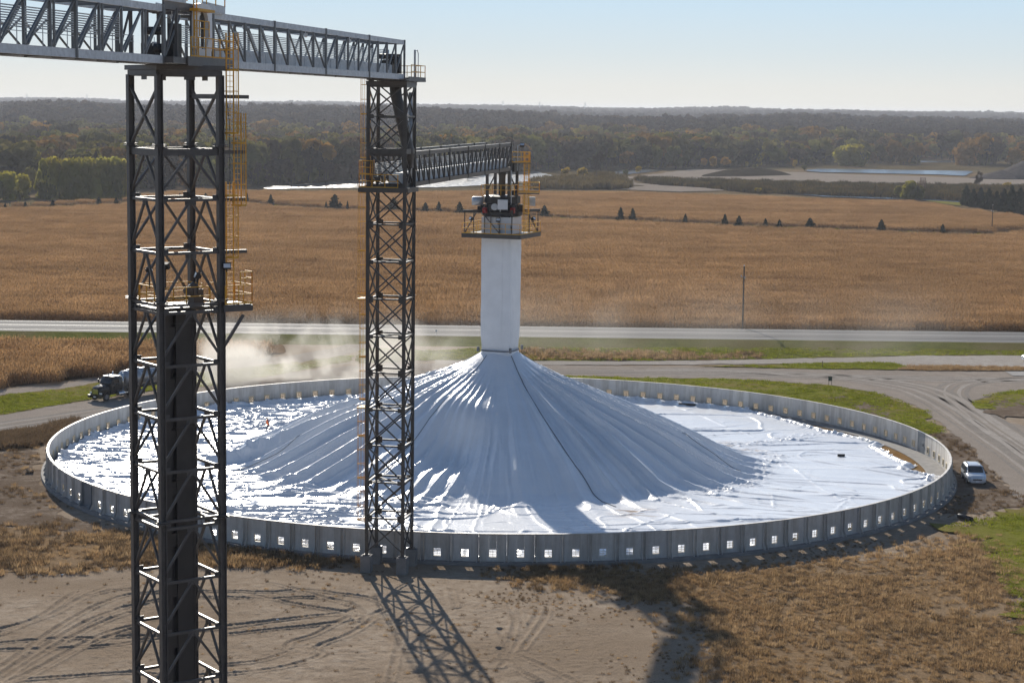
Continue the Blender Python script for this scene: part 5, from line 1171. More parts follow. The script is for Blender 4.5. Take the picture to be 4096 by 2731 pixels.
LEAF = {
 0: leafy('poplar_leaves', [(0.34, 0.31, 0.05), (0.42, 0.36, 0.055), (0.28, 0.27, 0.05)], 0.55, 0.25),
 1: leafy('yellow_leaves', [(0.50, 0.34, 0.05), (0.42, 0.34, 0.06)], 0.5, 0.4),
 2: leafy('orange_leaves', [(0.42, 0.24, 0.06), (0.46, 0.29, 0.07)], 0.5, 0.4),
 3: leafy('bare_twigs', [(0.085, 0.070, 0.060), (0.10, 0.075, 0.055)], 0.1, 0.3),
 4: leafy('olive_leaves', [(0.18, 0.175, 0.05), (0.23, 0.205, 0.055), (0.15, 0.16, 0.05)], 0.45, 0.3),
}
NEEDLE = leafy('needles', [(0.018, 0.030, 0.017), (0.026, 0.038, 0.02), (0.022, 0.032, 0.022)], 0.12, 0.8)
FLOOD = leafy('floodplain_leaves', [(0.10, 0.082, 0.066), (0.22, 0.20, 0.045), (0.07, 0.058, 0.05), (0.31, 0.26, 0.05), (0.095, 0.076, 0.062), (0.42, 0.235, 0.05), (0.085, 0.07, 0.058), (0.25, 0.235, 0.055), (0.055, 0.046, 0.04)], 0.28, 0.15)
BLUFF = leafy('bluff_leaves', [(0.055, 0.038, 0.036), (0.08, 0.056, 0.036), (0.042, 0.031, 0.031), (0.095, 0.066, 0.036), (0.046, 0.034, 0.034), (0.13, 0.08, 0.038)], 0.12, 0.12)
FARL = leafy('distant_leaves', [(0.06, 0.055, 0.05), (0.07, 0.06, 0.045), (0.05, 0.05, 0.045)], 0.15, 0.1)

def tree_variant(kind, rng, leaves=520, size=0.09):
    """unit tree: height 1, crown width about 1 before scaling -> returns crown mesh + trunk mesh"""
    lobes = []
    if kind == 'column':
        for k in range(8): z = .08 + .108 * k; lobes.append((rng.normal() * .09, rng.normal() * .09, z, .50 - .022 * abs(k - 3) + rng.normal() * .04, .15))
    elif kind == 'round':
        for k in range(9):
            a = rng.random() * 6.28; q = .26 * rng.random() ** .5; lobes.append((q * math.cos(a), q * math.sin(a), .42 + .4 * rng.random(), .26 + .06 * rng.normal() * .5, .17))
    elif kind == 'loose':
        for k in range(11):
            a = rng.random() * 6.28; q = .33 * rng.random() ** .5; lobes.append((q * math.cos(a), q * math.sin(a), .38 + .52 * rng.random(), .16 + .04 * rng.random(), .11))
    elif kind == 'low':
        for k in range(8):
            a = rng.random() * 6.28; q = .3 * rng.random() ** .5; lobes.append((q * math.cos(a), q * math.sin(a), .22 + .55 * rng.random() * (1 - q), .24, .2))
    P, N = crown_pts(leaves, lobes, rng)
    return P, N, lobes
def make_tree_mesh(kind, mat, rng, leaves=520, size=.09, hw=1.0, twig=False):
    P, N, lobes = tree_variant(kind, rng, leaves)
    V, F = quads(P * np.array([1, 1, 1]), N, size * (0.6 + .8 * rng.random(len(P))), 1.0 if not twig else 0.35, rng)
    cm = np_mesh('crown', V, F, [mat])
    mb = MB(); trunk_mesh(mb, .62, .022, [(l[0], l[1], l[2], 0) for l in lobes[:8]], rng); tm = mb.build('trunk', M['bark'], link=False)
    return cm, tm
KINDV = {0: ('column', 1100, .10), 1: ('round', 420, .12), 2: ('round', 520, .12), 3: ('loose', 900, .08), 4: ('low', 560, .11)}
TM = {k: [make_tree_mesh(v[0], LEAF[k], RNG, v[1], v[2], twig=(k == 3)) for _ in range(3)] for k, v in KINDV.items()}
WORD = {0: ('tall yellow-green poplar', 'poplar_tree'), 1: ('small bright yellow tree', 'young_tree'), 2: ('orange-tinged willow', 'willow_tree'), 3: ('bare grey-brown tree', 'bare_tree'), 4: ('olive-green leafy tree', 'leafy_tree')}
ORD = ['first', 'second', 'third', 'fourth', 'fifth', 'sixth', 'seventh', 'eighth', 'ninth', 'tenth', 'eleventh', 'twelfth', 'thirteenth', 'fourteenth', 'fifteenth', 'sixteenth', 'seventeenth', 'eighteenth', 'nineteenth', 'twentieth',
       'twenty-first', 'twenty-second', 'twenty-third', 'twenty-fourth', 'twenty-fifth', 'twenty-sixth', 'twenty-seventh', 'twenty-eighth', 'twenty-ninth', 'thirtieth', 'thirty-first']
def zone(x, y):
    if x < -140: return 'in the grove at the left edge beyond the corn', 'trees of the left grove'
    if x < 0 and y < 1000: return 'on the near shore of the glinting river', 'trees along the river'
    if x < 26: return 'on the river bank behind the conveyor end', 'trees along the river'
    if x < 110: return 'beside the river arm right of the fill column', 'trees by the river arm'
    if 160 < x < 180 and y < 900: return 'in the clump on the ditch bank under the lookout stand', 'trees on the ditch bank'
    if y < 1000: return 'by the ditch bank behind the dark conifers', 'trees on the ditch bank'
    if x > 225: return 'on the far bank behind the blue pond', 'trees by the pond'
    return 'along the far edge of the gravel flats', 'trees beyond the gravel flats'
cnt = {}
TL = sorted(TREES, key=lambda t: t[0] / t[1])
tot = {}
for t in TL: tot[(t[4], zone(t[0], t[1])[0])] = tot.get((t[4], zone(t[0], t[1])[0]), 0) + 1
for i, (x, y, h, w, k) in enumerate(TL):
    z0 = 0.1; sc = 1.0
    h *= 1.04
    rt_ = empty(WORD[k][1], (x, y, z0), RNG.random() * 6.28)
    cm, tm = TM[k][i % 3]
    c = link_mesh('crown', cm, rt_); t_ = link_mesh('trunk', tm, rt_)
    wf = {0: 1.25, 1: 1.0, 2: 1.0, 3: 1.0, 4: 1.0}[k]
    for o in (c, t_): o.scale = (w * wf, w * wf, h)
    zn, gp = zone(x, y); key = (k, zn); cnt[key] = cnt.get(key, 0) + 1
    pre = '' if tot[key] == 1 else ORD[cnt[key] - 1] + ' from left, '
    tag(rt_, f'{pre}{WORD[k][0]} {zn}'.replace('in the clump on the ditch bank under the lookout stand', 'on the ditch bank under the lookout stand'), 'tree', gp)

# evergreens in the grass strip and the dark conifers at the right edge
def evergreen_mesh(rng, n=900):
    z = rng.random(n) ** 1.25; a = rng.random(n) * 6.28
    lay = 0.82 + 0.18 * np.cos(z * 34 + np.sin(a * 3))
    r = 0.5 * ((1 - z) ** 0.62) * np.clip(z * 8 + .55, 0, 1) * lay * (0.55 + 0.45 * rng.random(n)) * (0.62 + .75 * vn(np.cos(a) * 2.5 + 5, z * 6 + np.sin(a), 3 + int(rng.integers(9))))
    P = np.stack([np.cos(a) * r, np.sin(a) * r, 0.04 + z * .96], 1)
    N = np.stack([np.cos(a), np.sin(a), 0.5 + 0 * a], 1) + rng.normal(size=(n, 3)) * .4
    V, F = quads(P, N, .10 * (0.5 + .8 * rng.random(n)) * (1.15 - .6 * z), 1.0, rng)
    mb = MB(); mb.tube((0, 0, -.03), (0, 0, .9), .03, 6, r2=.006)
    return np_mesh('crown', V, F, [NEEDLE]), mb.build('trunk', M['bark'], link=False)
EV = [evergreen_mesh(RNG) for _ in range(4)]
EL = sorted(EVERG, key=lambda t: t[0] / t[1])
for i, (x, y, h, w) in enumerate(EL):
    e = empty('evergreen_tree', (x * .965, y * .965, 0.1), RNG.random() * 6.28)
    cm, tm = EV[i % 4]
    for nm, me_ in (('crown', cm), ('trunk', tm)):
        o = link_mesh(nm, me_, e); o.scale = (w * 1.4 * (.85 + .3 * ((i * 37) % 11) / 10), w * 1.4 * (.85 + .3 * ((i * 53) % 7) / 6), h + 0.9)
    size = 'large wide' if w > 3.5 else ('small slim' if h < 2.6 else 'mid-sized')
    tag(e, f'{size} dark evergreen, {ORD[i]} from left in the row between the cornfields', 'evergreen tree', 'evergreens in a row between the cornfields')
CL = sorted(CONIF, key=lambda t: t[0] / t[1])
for i, (x, y, h, w) in enumerate(CL):
    e = empty('conifer_tree', (x, y, 0.1), RNG.random() * 6.28); cm, tm = EV[(i + 1) % 4]
    for nm, me_ in (('crown', cm), ('trunk', tm)):
        o = link_mesh(nm, me_, e); o.scale = (w * 1.6, w * 1.6, h * 1.08)
    tag(e, f'tall dark conifer, {ORD[i]} from left in the dense stand at the right edge', 'conifer', 'dark conifers at the right edge')

# ---- scattering for what nobody could count
def proto_coll(name, objs):
    c = bpy.data.collections.new(name)
    for o in objs: c.objects.link(o)
    return c
def scatter(name, P, rot, scl, protos, kind='stuff', idx=None, label=None, cat=None):
    P = np.asarray(P, dtype=np.float32); n = len(P)
    me = bpy.data.meshes.new(name); me.vertices.add(n); me.vertices.foreach_set('co', P.ravel())
    for nm, typ, arr in (('rot', 'FLOAT', rot), ('scl', 'FLOAT_VECTOR', scl), ('idx', 'INT', RNG.integers(0, len(protos), n) if idx is None else idx)):
        at = me.attributes.new(nm, typ, 'POINT'); arr = np.asarray(arr)
        at.data.foreach_set('vector' if typ == 'FLOAT_VECTOR' else 'value', arr.astype(np.int32 if typ == 'INT' else np.float32).ravel())
    o = link_mesh(name, me)
    objs = []
    coll = bpy.data.collections.new(name + '_sources')
    for i, pm_ in enumerate(protos):
        po = bpy.data.objects.new(f'{name}_source_{i:02d}', pm_); coll.objects.link(po)
    ng = bpy.data.node_groups.new(name + '_nodes', 'GeometryNodeTree')
    ng.interface.new_socket('Geometry', in_out='INPUT', socket_type='NodeSocketGeometry'); ng.interface.new_socket('Geometry', in_out='OUTPUT', socket_type='NodeSocketGeometry')
    gi = ng.nodes.new('NodeGroupInput'); go = ng.nodes.new('NodeGroupOutput'); ip = ng.nodes.new('GeometryNodeInstanceOnPoints')
    ci = ng.nodes.new('GeometryNodeCollectionInfo'); ci.inputs['Collection'].default_value = coll; ci.inputs['Separate Children'].default_value = True; ci.inputs['Reset Children'].default_value = True
    def na(nm, t):
        a = ng.nodes.new('GeometryNodeInputNamedAttribute'); a.data_type = t; a.inputs['Name'].default_value = nm; return a.outputs['Attribute']
    cx = ng.nodes.new('ShaderNodeCombineXYZ'); ng.links.new(na('rot', 'FLOAT'), cx.inputs['Z'])
    ng.links.new(gi.outputs[0], ip.inputs['Points']); ng.links.new(ci.outputs[0], ip.inputs['Instance']); ip.inputs['Pick Instance'].default_value = True
    ng.links.new(na('idx', 'INT'), ip.inputs['Instance Index']); ng.links.new(cx.outputs[0], ip.inputs['Rotation']); ng.links.new(na('scl', 'FLOAT_VECTOR'), ip.inputs['Scale'])
    ng.links.new(ip.outputs[0], go.inputs[0])
    md = o.modifiers.new('scatter', 'NODES'); md.node_group = ng
    return tag(o, label, cat, kind=kind)
def grid_in(poly, dx, dy, jit=0.4, view=True, pad=12):
    xs_ = [p[0] for p in poly]; ys_2 = [p[1] for p in poly]
    gx_, gy_ = np.meshgrid(np.arange(min(xs_), max(xs_), dx), np.arange(min(ys_2), max(ys_2), dy))
    gx_ = gx_.ravel() + RNG.uniform(-jit, jit, gx_.size) * dx; gy_ = gy_.ravel() + RNG.uniform(-jit, jit, gy_.size) * dy
    k = in_poly(gx_, gy_, poly)
    if view: k &= np.abs(gx_) < 0.285 * gy_ + pad
    return gx_[k], gy_[k]

# corn
CORN = leafy('dry_corn', [(0.44, 0.27, 0.132), (0.38, 0.228, 0.107), (0.50, 0.312, 0.158), (0.34, 0.198, 0.093)], 0.42, 2.6)
def corn_tile(rng, rows=4, L=6.1, gap=0.23):
    V = []; F = []
    def strip(pts, w):
        n = len(V)
        for (x, y, z), (dx, dy), ww in pts_w(pts, w): V.append((x - dx * ww, y - dy * ww, z)); V.append((x + dx * ww, y + dy * ww, z))
        for i in range(len(pts) - 1): F.append((n + 2 * i, n + 2 * i + 1, n + 2 * i + 3, n + 2 * i + 2))
    def pts_w(pts, w):
        return [(p, w[0], w[1] * t) for p, t in zip(pts, w[2])]
    for r in range(rows):
        y0 = (r - rows / 2 + .5) * .762
        for x0 in np.arange(-L / 2, L / 2, gap):
            x = x0 + rng.normal() * .04; y = y0 + rng.normal() * .04; h = 2.05 + rng.normal() * .16
            a = rng.random() * 3.14; lean = rng.normal(size=2) * .07
            strip([(x, y, 0), (x + lean[0], y + lean[1], h)], ((math.cos(a), math.sin(a)), .022, (1, .5)))
            for k in range(6):
                zz = h * (.3 + .11 * k) + rng.normal() * .05; b = rng.random() * 6.28; ln = .38 + .25 * rng.random()
                dx, dy = math.cos(b), math.sin(b)
                strip([(x, y, zz), (x + dx * ln * .5, y + dy * ln * .5, zz + .12 * rng.random()), (x + dx * ln, y + dy * ln, zz - .3 - .3 * rng.random())], ((-dy, dx), .052, (.8, 1, .3)))
            b = rng.random() * 6.28; strip([(x, y, h * .5), (x + .12 * math.cos(b), y + .12 * math.sin(b), h * .5 - .22)], ((-math.sin(b), math.cos(b)), .035, (1, .8)))
    return np_mesh('corn_rows', np.array(V), np.array(F), [CORN])
CT = [corn_tile(RNG) for _ in range(4)]
def corn_field(name, poly, label, hmul=1.0, dens=1.0):
    x, y = grid_in(poly, 6.0, 3.05, 0.04)
    n = len(x); rot = np.where(RNG.random(n) < .5, 0, math.pi) + RNG.normal(size=n) * .015
    hz = hmul * (0.95 + 0.22 * (fbm(x * 0.02, y * 0.05, 3, 61) - 0.5) + 0.05 * RNG.normal(size=n)) * np.where(((y + 1.5 * np.sin(x * .02)) % 27.4) < 3.0, .86, 1.0)
    scatter(name, np.stack([x, y, np.full(n, 0.02)], 1), rot, np.stack([np.ones(n), np.ones(n), hz], 1), CT, label=label, cat='cornfield')
corn_field('cornfield', FIELD_MAIN, 'broad field of dry brown standing corn beyond the highway')
corn_field('cornfield', FIELD_FAR, 'dry brown corn beyond the row of evergreens')
corn_field('cornfield', FIELD_LEFT, 'small block of dry brown corn between highway and gravel road at left', 1.05)

# dry grass tufts, weeds and green turf
def tuft(rng, n, h, rad_, w, mat, bend=.35):
    V = []; F = []
    for i in range(n):
        a = rng.random() * 6.28; q = rad_ * rng.random() ** .7; x, y = q * math.cos(a), q * math.sin(a); b = a + rng.normal() * .8
        hh_ = h * (.45 + .65 * rng.random()); dx, dy = math.cos(b), math.sin(b); bd = bend * hh_ * (.4 + rng.random()); k = len(V)
        V += [(x - dy * w, y + dx * w, 0), (x + dy * w, y - dx * w, 0), (x + dx * bd * .4 + dy * w * .7, y + dy * bd * .4 - dx * w * .7, hh_ * .65), (x + dx * bd * .4 - dy * w * .7, y + dy * bd * .4 + dx * w * .7, hh_ * .65)]
        F.append((k, k + 1, k + 2, k + 3))
        V += [(x + dx * bd + dy * w * .2, y + dy * bd - dx * w * .2, hh_), (x + dx * bd - dy * w * .2, y + dy * bd + dx * w * .2, hh_)]
        F.append((k + 3, k + 2, k + 4, k + 5))
    return np_mesh('tuft', np.array(V), np.array(F), [mat])
DRYG = leafy('dry_grass', [(0.36, 0.245, 0.13), (0.42, 0.295, 0.165), (0.31, 0.20, 0.105), (0.47, 0.34, 0.20)], 0.5, 1.2)
BRNG = leafy('brown_weeds', [(0.20, 0.135, 0.08), (0.25, 0.175, 0.105), (0.165, 0.115, 0.072)], 0.35, 1.2)
GRNG = leafy('green_grass', [(0.20, 0.235, 0.02), (0.25, 0.27, 0.028), (0.17, 0.205, 0.02), (0.29, 0.275, 0.045)], 0.45, 0.8)
TD = [tuft(RNG, 52, .46, .50, .020, DRYG, .55) for _ in range(3)]; TB = [tuft(RNG, 46, .42, .46, .022, BRNG, .55) for _ in range(3)]; TG = [tuft(RNG, 46, .17, .6, .028, GRNG, .6) for _ in range(3)]
def tufts(name, poly, d, protos, smin, smax, dens=None, z=0.1, label=None, cat='grass', hs=1.0, fade=0.0):
    if fade:
        bx0, bx1 = min(p[0] for p in poly) - fade, max(p[0] for p in poly) + fade; by0, by1 = min(p[1] for p in poly) - fade, max(p[1] for p in poly) + fade
        x, y = grid_in([(bx0, by0), (bx1, by0), (bx1, by1), (bx0, by1)], d, d, .5)
    else: x, y = grid_in(poly, d, d, .5)
    k = RNG.random(len(x)) < (dens(x, y) if dens else 1.0)
    if fade:
        sdist = seg_dist(x, y, list(poly) + [poly[0]]) * np.where(in_poly(x, y, poly), 1, -1)
        k &= RNG.random(len(x)) < sstep(-fade, fade * .6, sdist)
    k &= np.hypot(x + 1.14, y - 202.7) > 47.9
    x, y = x[k], y[k]; n = len(x); s = RNG.uniform(smin, smax, n) * (0.7 + .6 * vn(x * .3, y * .3, 71))
    return scatter(name, np.stack([x, y, np.full(n, z)], 1), RNG.random(n) * 6.28, np.stack([s, s, s * hs], 1), protos, label=label, cat=cat)
tufts('dry_grass', REG['dry_right'], .42, TD + TB[:1], .35, 0.85, lambda x, y: np.clip(2.8 * (fbm(x * .16, y * .16, 3, 73) - .13 - 0.006 * np.maximum(0, 140 - y)), 0.2, .9), .05, 'tall dry tan grass on the slope in front of the ring', fade=4.5)
tufts('dry_grass', REG['dry_left'], .42, TD[:2] + TB[:2], .5, 1.2, lambda x, y: np.clip(2.0 * (fbm(x * .2, y * .2, 3, 75) - .2), 0, .85), .05, 'band of tall brown grass left in front of the ring', fade=2.5)
tufts('dry_weeds', REG['weeds_left'], .5, TB, .8, 1.6, None, .06, 'dark brown weeds outside the left end of the ring')
tufts('dry_weeds', REG['weeds_far'], .9, TB[:1] + TD, .7, 1.5, lambda x, y: np.clip(1.5 * fbm(x * .15, y * .2, 3, 76), 0, 1), .1, 'tan weeds in the ditch between highway and lane')
sparse = lambda x, y: np.clip(2.2 * (fbm(x * .12, y * .12, 4, 77) - .40), 0, 1) * (0.2 + .8 * sstep(-12, 6, x) * sstep(112, 150, y))
tufts('sparse_grass', [(-50, 112), (46, 112), (46, 178), (40, 178), (15, 156), (-15, 155), (-50, 160)], .45, TD[:1] + TB, .12, .42, sparse, .03, 'sparse dry tufts scattered over the sandy lot')
tufts('dry_strip_grass', REG['dry_strip'], .5, TD, .4, .9, None, .12, 'strip of straw-coloured grass beside the gravel junction')
tufts('dry_weeds', REG['dirt_left'], .7, TB + TD[:1], .3, .9, lambda x, y: np.clip(2 * (fbm(x * .2, y * .2, 3, 88) - .38), 0, 1), .03, 'brown weeds on the bare soil left of the ring', fade=4)
tufts('dry_weeds', REG['dirt_right'], .8, TB, .3, .9, lambda x, y: np.clip(2 * (fbm(x * .2, y * .2, 3, 78) - .35), 0, 1), .03, 'brown weeds on the bare soil right of the ring')
for nm, lb in (('green_left', 'green grass between the two gravel roads at left'), ('verge_ring', 'mown green grass behind the ring wall'), ('verge_far', 'green grass below the highway'), ('wedge_green', 'green wedge between the gravel lanes'), ('island', 'green island at the gravel junction'), ('green_right', 'bright green grass at the lower right edge')):
    tufts('green_grass', REG[nm], .75, TG, .8, 1.3, lambda x, y: np.clip(1.8 * (fbm(x * .2, y * .2, 3, 79) - .18), 0, 1), .1, lb)
tufts('strip_grass', strip, 2.2, TB + TG, 1.6, 3.2, None, .1, 'rough grass strip between the two cornfields')
tufts('bank_scrub', REG['bank'], 2.6, [tuft(RNG, 60, 1.2, 1.2, .10, leafy('bank_scrub_leaves', [(0.07, 0.055, 0.03), (0.10, 0.08, 0.03), (0.05, 0.042, 0.028), (0.16, 0.11, 0.035)], .3, .3))], .9, 2.2, None, .2, 'dark scrub on the ditch bank beyond the far corn', 'scrub')
SCR = [tuft(RNG, 70, 1.6, 1.6, .13, leafy('scrub_leaves', [(0.12, 0.09, 0.04), (0.17, 0.125, 0.05), (0.09, 0.072, 0.035), (0.20, 0.14, 0.045)], .3, .3)) for _ in range(2)]
tufts('river_scrub', REG['scrub'], 3.0, SCR, 1.0, 2.2, None, .2, 'brown scrub on the river bank beyond the corn', 'scrub')

# ---- far woods
VF = []
for kd, lv in (('round', 420), ('loose', 460), ('round', 420), ('column', 420), ('loose', 460), ('low', 400)):
    cm, tm = make_tree_mesh(kd, FLOOD, RNG, lv, .125); VF.append((cm, tm))
def merged(cm, tm, mat):
    """crown and trunk in one source mesh for the wood"""
    n1 = len(cm.vertices); v1 = np.empty(n1 * 3, np.float32); cm.vertices.foreach_get('co', v1)
    n2 = len(tm.vertices); v2 = np.empty(n2 * 3, np.float32); tm.vertices.foreach_get('co', v2)
    f1 = np.arange(n1).reshape(-1, 4); f2 = np.array([list(p.vertices) for p in tm.polygons if len(p.vertices) == 4]) + n1
    return np_mesh('wood_tree', np.concatenate([v1, v2]).reshape(-1, 3), np.concatenate([f1, f2]), [mat, M['bark']], np.r_[np.zeros(len(f1)), np.ones(len(f2))])
VFm = [merged(a, b_, FLOOD) for a, b_ in VF]
VBm = [merged(*make_tree_mesh(kd, BLUFF, RNG, 360, .14), BLUFF) for kd in ('round', 'round', 'low', 'round')]
VDm = [merged(*make_tree_mesh(kd, FARL, RNG, 200, .2), FARL) for kd in ('round', 'low', 'round')]
avoid = [REG[k] for k in ('river', 'river_arm', 'pond', 'flats', 'bank', 'flats_path', 'ditch_water', 'back_water')]
def wood(name, ylo, yhi, sp, hmin, hmax, protos, cond, label, wr=0.85):
    X_, Y_ = [], []
    y = ylo
    while y < yhi:
        sy = sp(y); x = np.arange(-0.285 * y - 40, 0.285 * y + 40, sy); X_.append(x + RNG.uniform(-.5, .5, x.size) * sy); Y_.append(np.full(x.size, y) + RNG.uniform(-.6, .6, x.size) * sy); y += sy
    x = np.concatenate(X_); y = np.concatenate(Y_); k = cond(x, y)
    for a in avoid: k &= ~in_poly(x, y, a)
    x, y = x[k], y[k]; n = len(x); h = RNG.uniform(hmin, hmax, n) * (0.86 + .3 * vn(x * .02, y * .02, 81)); w = h * wr * RNG.uniform(.8, 1.25, n)
    ii = (np.floor(vn(x * .03, y * .03, 83) * len(protos) * 1.2 + RNG.random(n) * 2.2) % len(protos)).astype(int)
    print(name, n)
    return scatter(name, np.stack([x, y, terrain(x, y) - .2], 1), RNG.random(n) * 6.28, np.stack([w, w, h], 1), protos, idx=ii, label=label, cat='woodland')
def front(x, y):
    ed = np.interp(x / y, [-.32, -.21, -.16, -.12, -.03, 0.02, .05, .075, .10, .13, .15, .165, .24, .32], [800, 805, 860, 905, 985, 1165, 1180, 1225, 1250, 1285, 1310, 1400, 1395, 1400])
    return y > ed + 16 * vn(x * .05, 0 * x, 85)
wood('floodplain_wood', 800, 1760, lambda y: 10.2 + (y - 800) * .0025, 10, 21.0, VFm, lambda x, y: front(x, y) & ~((x / y > .165) & (y < 1560) & (vn(x * .03, y * .03, 86) < .52)), 'autumn floodplain wood of mixed green and brown trees beyond the river')
wood('bluff_wood', 1680, 2750, lambda y: 13.0, 11, 18, VBm, lambda x, y: ~((x / y > .02) & (x / y < .10) & (y > 2250 + 200 * vn(x * .01, y * .01, 87))), 'dark brown wood covering the bluff along the skyline')
def far_cond(x, y): return (ridge(x * .0011, y * .0016, 91, 3) > .42) | (vn(x * .004, y * .006, 92) > .74) | ((x / y > .056) & (x / y < .098) & (y > 3950) & (y < 4080))
wood('distant_tree_belts', 3100, 7600, lambda y: 24, 10, 16, VDm, far_cond, 'pale bluish tree belts along the far horizon', .9)
sheet('far_fields', [(-2200, 2780), (2200, 2780), (3600, 9000), (-3600, 9000)], 0, M['plain'], 400, 0, 1).hide_render = False
bpy.data.objects.remove(bpy.data.objects['far_fields'])
# ------------------------------------------------------------------ vehicles
def wheel(parent, c, r, w, side, rim=M['galv']):
    """axle along local y"""
    n = 20; y0, y1 = c[1] - w / 2, c[1] + w / 2
    mb = MB()
    R_ = lambda rr, y: [(c[0] + rr * math.cos(2 * math.pi * i / n), y, c[2] + rr * math.sin(2 * math.pi * i / n)) for i in range(n)]
    mb.rings([R_(r * .62, y0), R_(r * .94, y0), R_(r, y0 + .05), R_(r, y1 - .05), R_(r * .94, y1), R_(r * .62, y1)])
    o = mb.build('tyre', M['rubber'], parent)
    m2 = MB(); ys_ = y1 if side > 0 else y0; d = 0.012 * side
    m2.rings([R_(r * .64, ys_ + d), R_(r * .56, ys_ + d), R_(r * .5, ys_ - .05 * side), R_(r * .2, ys_ - .03 * side), R_(r * .16, ys_ + d * 2), R_(.01, ys_ + d * 2)], smooth=False)
    m2.build('rim', rim, o)
    return o
def car_ring(x, zb, w, zbelt, wr, zr):
    half = [(w * .80, zb), (w * .97, zb + .12), (w, (zb + zbelt) * .52), (w * .985, zbelt), (wr, zr - .09), (wr * .82, zr - .015), (wr * .4, zr)]
    return [(x, y, z) for y, z in half] + [(x, -y, z) for y, z in reversed(half)]
def wagon(name, loc, heading, paint, label, group=None, rack=True):
    r = empty(name, loc, heading)
    tag(r, label, 'car', group)
    S = [(2.38, .42, .62, .66, .50, .70), (2.30, .28, .82, .80, .62, .86), (1.95, .24, .93, .93, .72, .98), (1.35, .22, .97, 1.02, .80, 1.09), (1.15, .22, .975, 1.05, .82, 1.13), (.35, .22, .98, 1.08, .80, 1.66), (.0, .22, .98, 1.08, .80, 1.73), (-1.0, .22, .98, 1.09, .80, 1.77), (-1.9, .22, .975, 1.09, .79, 1.73), (-2.2, .26, .95, 1.07, .77, 1.64), (-2.42, .36, .88, 1.02, .84, 1.06)]
    mb = MB(); mb.rings([car_ring(*s) for s in S]); 
    mb.build('body', paint, r)
    def quad(nm, pts, mat, par=None, t=.012):
        a = [Vector(p) for p in pts]; nrm = (a[1] - a[0]).cross(a[3] - a[0]).normalized()
        m_ = MB(); m_.add([p + nrm * t for p in a] + [p - nrm * t for p in a], [(0, 1, 2, 3), (7, 6, 5, 4), (0, 4, 5, 1), (1, 5, 6, 2), (2, 6, 7, 3), (3, 7, 4, 0)])
        return m_.build(nm, mat, par or r)
    quad('windscreen', [(1.16, .78, 1.145), (1.16, -.78, 1.145), (.36, -.70, 1.655), (.36, .70, 1.655)], M['glass'])
    quad('rear_window', [(-2.41, -.72, 1.12), (-2.41, .72, 1.12), (-2.215, .64, 1.60), (-2.215, -.64, 1.60)], M['glass'])
    for s in (-1, 1):
        for a, b, a2, b2 in ((.95, .15, .42, .1), (.05, -.95, .05, -.95), (-1.05, -2.05, -1.05, -1.95)):
            quad('side_window', [(a, s * .985, 1.13), (b, s * .985, 1.13), (b2, s * .84, 1.60), (a2, s * .84, 1.60)], M['glass'])
        quad('headlight', [(2.335, s * .52, .70), (2.20, s * .83, .70), (2.16, s * .84, .86), (2.30, s * .50, .86)], M['lens'], t=.02)
        quad('door_seam', [(.10, s * .989, .35), (.085, s * .989, .35), (.085, s * .992, 1.05), (.10, s * .992, 1.05)], M['black'], t=.004)
        m_ = MB(); m_.box((.88, s * 1.09, 1.12), (.10, .2, .15)); m_.build('mirror', M['black'], r)
        m_ = MB(); m_.box((2.28, s * .45, .50), (.08, .3, .08)); m_.build('fog_light', M['lens'], r)
        for x in (1.45, -1.45): wheel(r, (x, s * .86, .34), .34, .22, s)
        if rack:
            m_ = MB(); m_.beam((-.1, s * .62, 1.80), (-1.9, s * .62, 1.80), .05, .05); m_.build('roof_rail', M['black'], r)
    m_ = MB(); m_.box((2.36, 0, .60), (.06, .9, .12)); m_.box((2.37, 0, .62), (.07, .05, .13)); m_.build('grille', M['black'], r)
    m_ = MB(); m_.rings([car_ring(2.40, .27, .70, .45, .66, .50), car_ring(2.22, .25, .90, .47, .88, .52)]); m_.build('bumper', paint, r)
    m_ = MB(); m_.box((2.44, 0, .42), (.02, .36, .12)); m_.build('licence_plate', M['white_paint'], r)
    return r
hd = lambda dx, dy: math.atan2(dy, dx)
wagon('minivan', (47.6, 194.4, 0.05), hd(-.07, -1), M['car_silver'], 'silver-white minivan parked facing the camera just right of the ring wall')
wagon('parked_car', (80.4, 291.5, 0.08), hd(-1, -.12), M['car_white'], 'white car just entering at the right edge on the gravel lane', rack=False)

# ---- tractor with polished tank trailer
tk = empty('tanker_truck', (-52.5, 239.6, 0.09), hd(-.56, -.83))
tag(tk, 'black semi truck pulling a shiny silver tank trailer along the dusty gravel road', 'truck')
def ringx(x, w, z0, z1, k=.14):
    h = [(w * .9, z0), (w, z0 + k), (w, z1 - k * 1.4), (w * .82, z1 - k * .3), (w * .5, z1)]
    return [(x, y, z) for y, z in h] + [(x, -y, z) for y, z in reversed(h)]
mb = MB(); mb.rings([ringx(-.12, .66, .85, 1.60), ringx(-.35, .78, .75, 1.78), ringx(-1.4, .92, .75, 1.98), ringx(-1.85, .98, .75, 2.05)]); mb.build('hood', M['truck_black'], tk)
mb = MB(); mb.rings([ringx(-1.8, 1.03, .75, 2.10, .08), ringx(-2.2, 1.04, .7, 2.78, .1), ringx(-2.5, 1.04, .7, 2.92, .1), ringx(-3.75, 1.04, .7, 2.95, .1), ringx(-3.8, 1.0, .75, 2.9, .1)]); mb.build('cab', M['truck_black'], tk)
